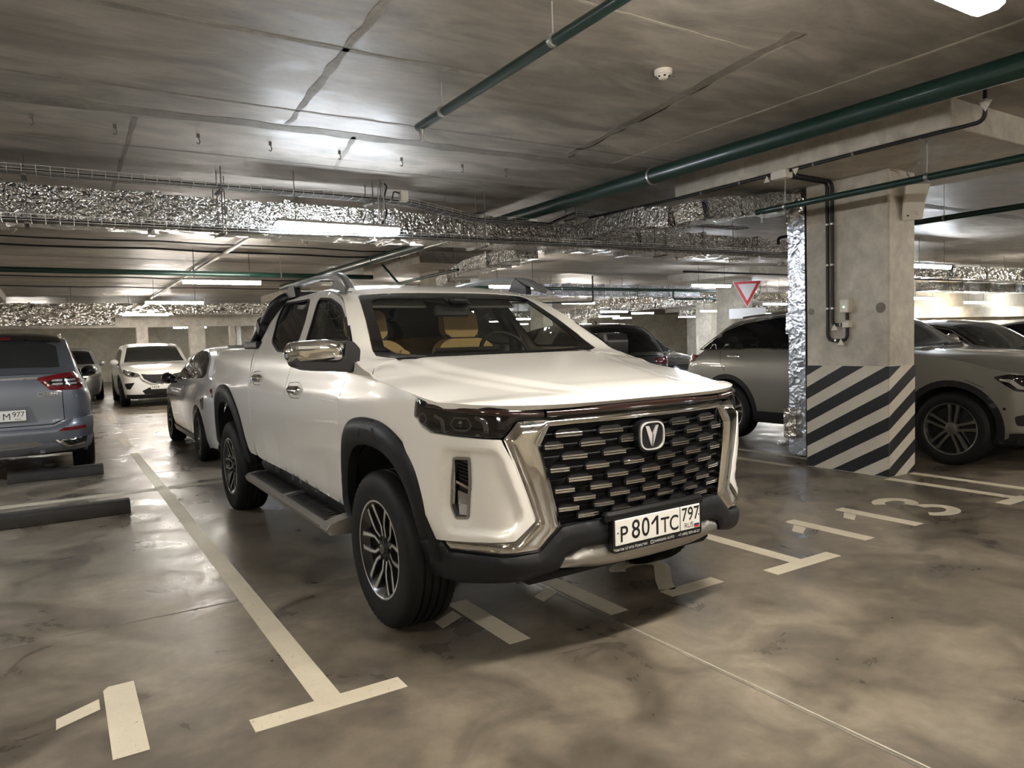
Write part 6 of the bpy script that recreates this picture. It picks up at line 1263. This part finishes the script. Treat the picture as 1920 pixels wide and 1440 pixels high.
# ---------------------------------------------------------------- painted markings, wheel stops
def paint(name, polys, label, mat='line', z=.0015, cat='floor marking', grp=None):
    mb = MB()
    for k, q in enumerate(polys): mb.prism(q, lambda u, v, d: (u, v, d), .0003, z+.0001*k)
    return tag(mb.build(name, M[mat], None, 0), label, cat, grp)
def rect(x0, x1, y0, y1): return [(x0, y0), (x1, y0), (x1, y1), (x0, y1)]
YE = -.678
def tmark(x, y1, label, gap=None):
    w = .053; m = empty('bay_line', (x, YE, 0), 0, label, 'floor marking', 'bay lines')
    mb = MB(); mb.prism(rect(-w, w, .10, (gap[0] if gap else y1)-YE), lambda u, v, d: (u, v, d), .0003, .0016); mb.build('long_bar', M['line'], m, 0)
    mb = MB(); mb.prism(rect(-.30, .30, 0, .104), lambda u, v, d: (u, v, d), .0003, .0017); mb.build('cross_bar', M['line'], m, 0)
    if gap: mb = MB(); mb.prism(rect(-w, w, gap[1]-YE, y1-YE), lambda u, v, d: (u, v, d), .0003, .0016); mb.build('far_bar', M['line_worn'], m, 0)
tmark(-1.382, 10.0, 'long T ended bay line left of the pickup', (7.95, 8.75))
tmark(1.532, 4.7, 'T ended bay line between the pickup and the striped column')
tmark(4.30, .48, 'short T ended bay line in front of the striped column')
tmark(4.72, .48, 'bay line beside the tyre of the warm grey car')
paint('row_line', [rect(-9, -.2, 4.70, 4.86)], 'pale cross line behind the rear wheel of the pickup', 'line_worn')
for (a, b, lab) in ((4.18, 4.27, 'left of the two worn lines behind the striped column'), (4.68, 4.77, 'right of the two worn lines behind the striped column')): paint('worn_bay_line', [rect(a, b, 1.45, 4.7)], lab, 'line_worn')
paint('far_bay_line', [rect(-1.35, -1.25, 13.2, 15.0)], 'distant bay line in front of the white crossover', 'line_worn')
def one(x, y0=-.575, h=.635, w=.115):
    return [rect(x-w/2, x+w/2, y0, y0+h-.05) if False else [(x-w/2, y0), (x+w/2, y0), (x+w/2, y0+h), (x-w/2+.02, y0+h), (x-w/2, y0+h-.03)], [(x-w/2-.165, y0+.445), (x-w/2-.165, y0+.355), (x-w/2-.018, y0+.435), (x-w/2-.018, y0+.535)]]
def stroke(pts, w):
    L_, R_ = [], []
    for i, p in enumerate(pts):
        a = pts[max(i-1, 0)]; b = pts[min(i+1, len(pts)-1)]; d = Vector((b[0]-a[0], b[1]-a[1])).normalized(); L_.append((p[0]-d.y*w/2, p[1]+d.x*w/2)); R_.append((p[0]+d.y*w/2, p[1]-d.x*w/2))
    return L_+R_[::-1]
def digit2(x, y0=-.575):
    cx, cy = x, y0+.47; top = [(cx+.15*math.cos(math.radians(a)), cy+.11*math.sin(math.radians(a))) for a in range(165, -40, -15)]
    return [stroke(top+[(x-.06, y0+.20), (x-.13, y0+.10)], .095), rect(x-.19, x+.21, y0, y0+.10)]
def digit3(x, y0=-.575):
    up = [(x+.15*math.cos(math.radians(a)), y0+.475+.11*math.sin(math.radians(a))) for a in range(160, -95, -15)]; lo = [(x+.16*math.cos(math.radians(a)), y0+.17+.125*math.sin(math.radians(a))) for a in range(80, -165, -15)]
    return [stroke(up, .095), stroke(lo, .095)]
def number(digits, label):
    for k, (polys, nm) in enumerate(digits):
        m = empty('bay_number', (0, 0, 0), 0, label % nm, 'floor number', 'painted bay numbers')
        for q in polys: mb = MB(); mb.prism(q, lambda u, v, d: (u, v, d), .0003, .0016); mb.build('painted_stroke', M['line'], m, 0)
number([(one(-2.075), 'figure 1 at the bottom left corner')], 'painted %s')
number([(one(-.470), 'first figure 1'), (one(.130), 'second figure 1'), (digit2(.69), 'figure 2')], 'painted %s of bay number 112 under the pickup nose')
number([(one(2.31), 'first figure 1'), (one(2.91), 'second figure 1'), (digit3(3.42), 'figure 3')], 'painted %s of bay number 113 right of the pickup')
def wheel_stop(x0, x1, y, label):
    mb = MB(); n = 1; pr = fillet([(-.10, 0), (.10, 0), (.085, .10), (.055, .118), (-.055, .118), (-.085, .10)], .015, 2)
    for a in (0,): mb.prism(pr, lambda u, v, d: (d, u, v), -(x1-x0)/2, (x1-x0)/2)
    o = mb.build('wheel_stop', M['stop'], None, 35); o.location = ((x0+x1)/2, y, 0); tag(o, label, 'wheel stop', 'rubber wheel stops')
wheel_stop(-3.55, -1.745, 3.80, 'long dark wheel stop on the floor at the left edge')
wheel_stop(-2.75, -1.83, 6.32, 'wheel stop behind the tyre of the grey car')
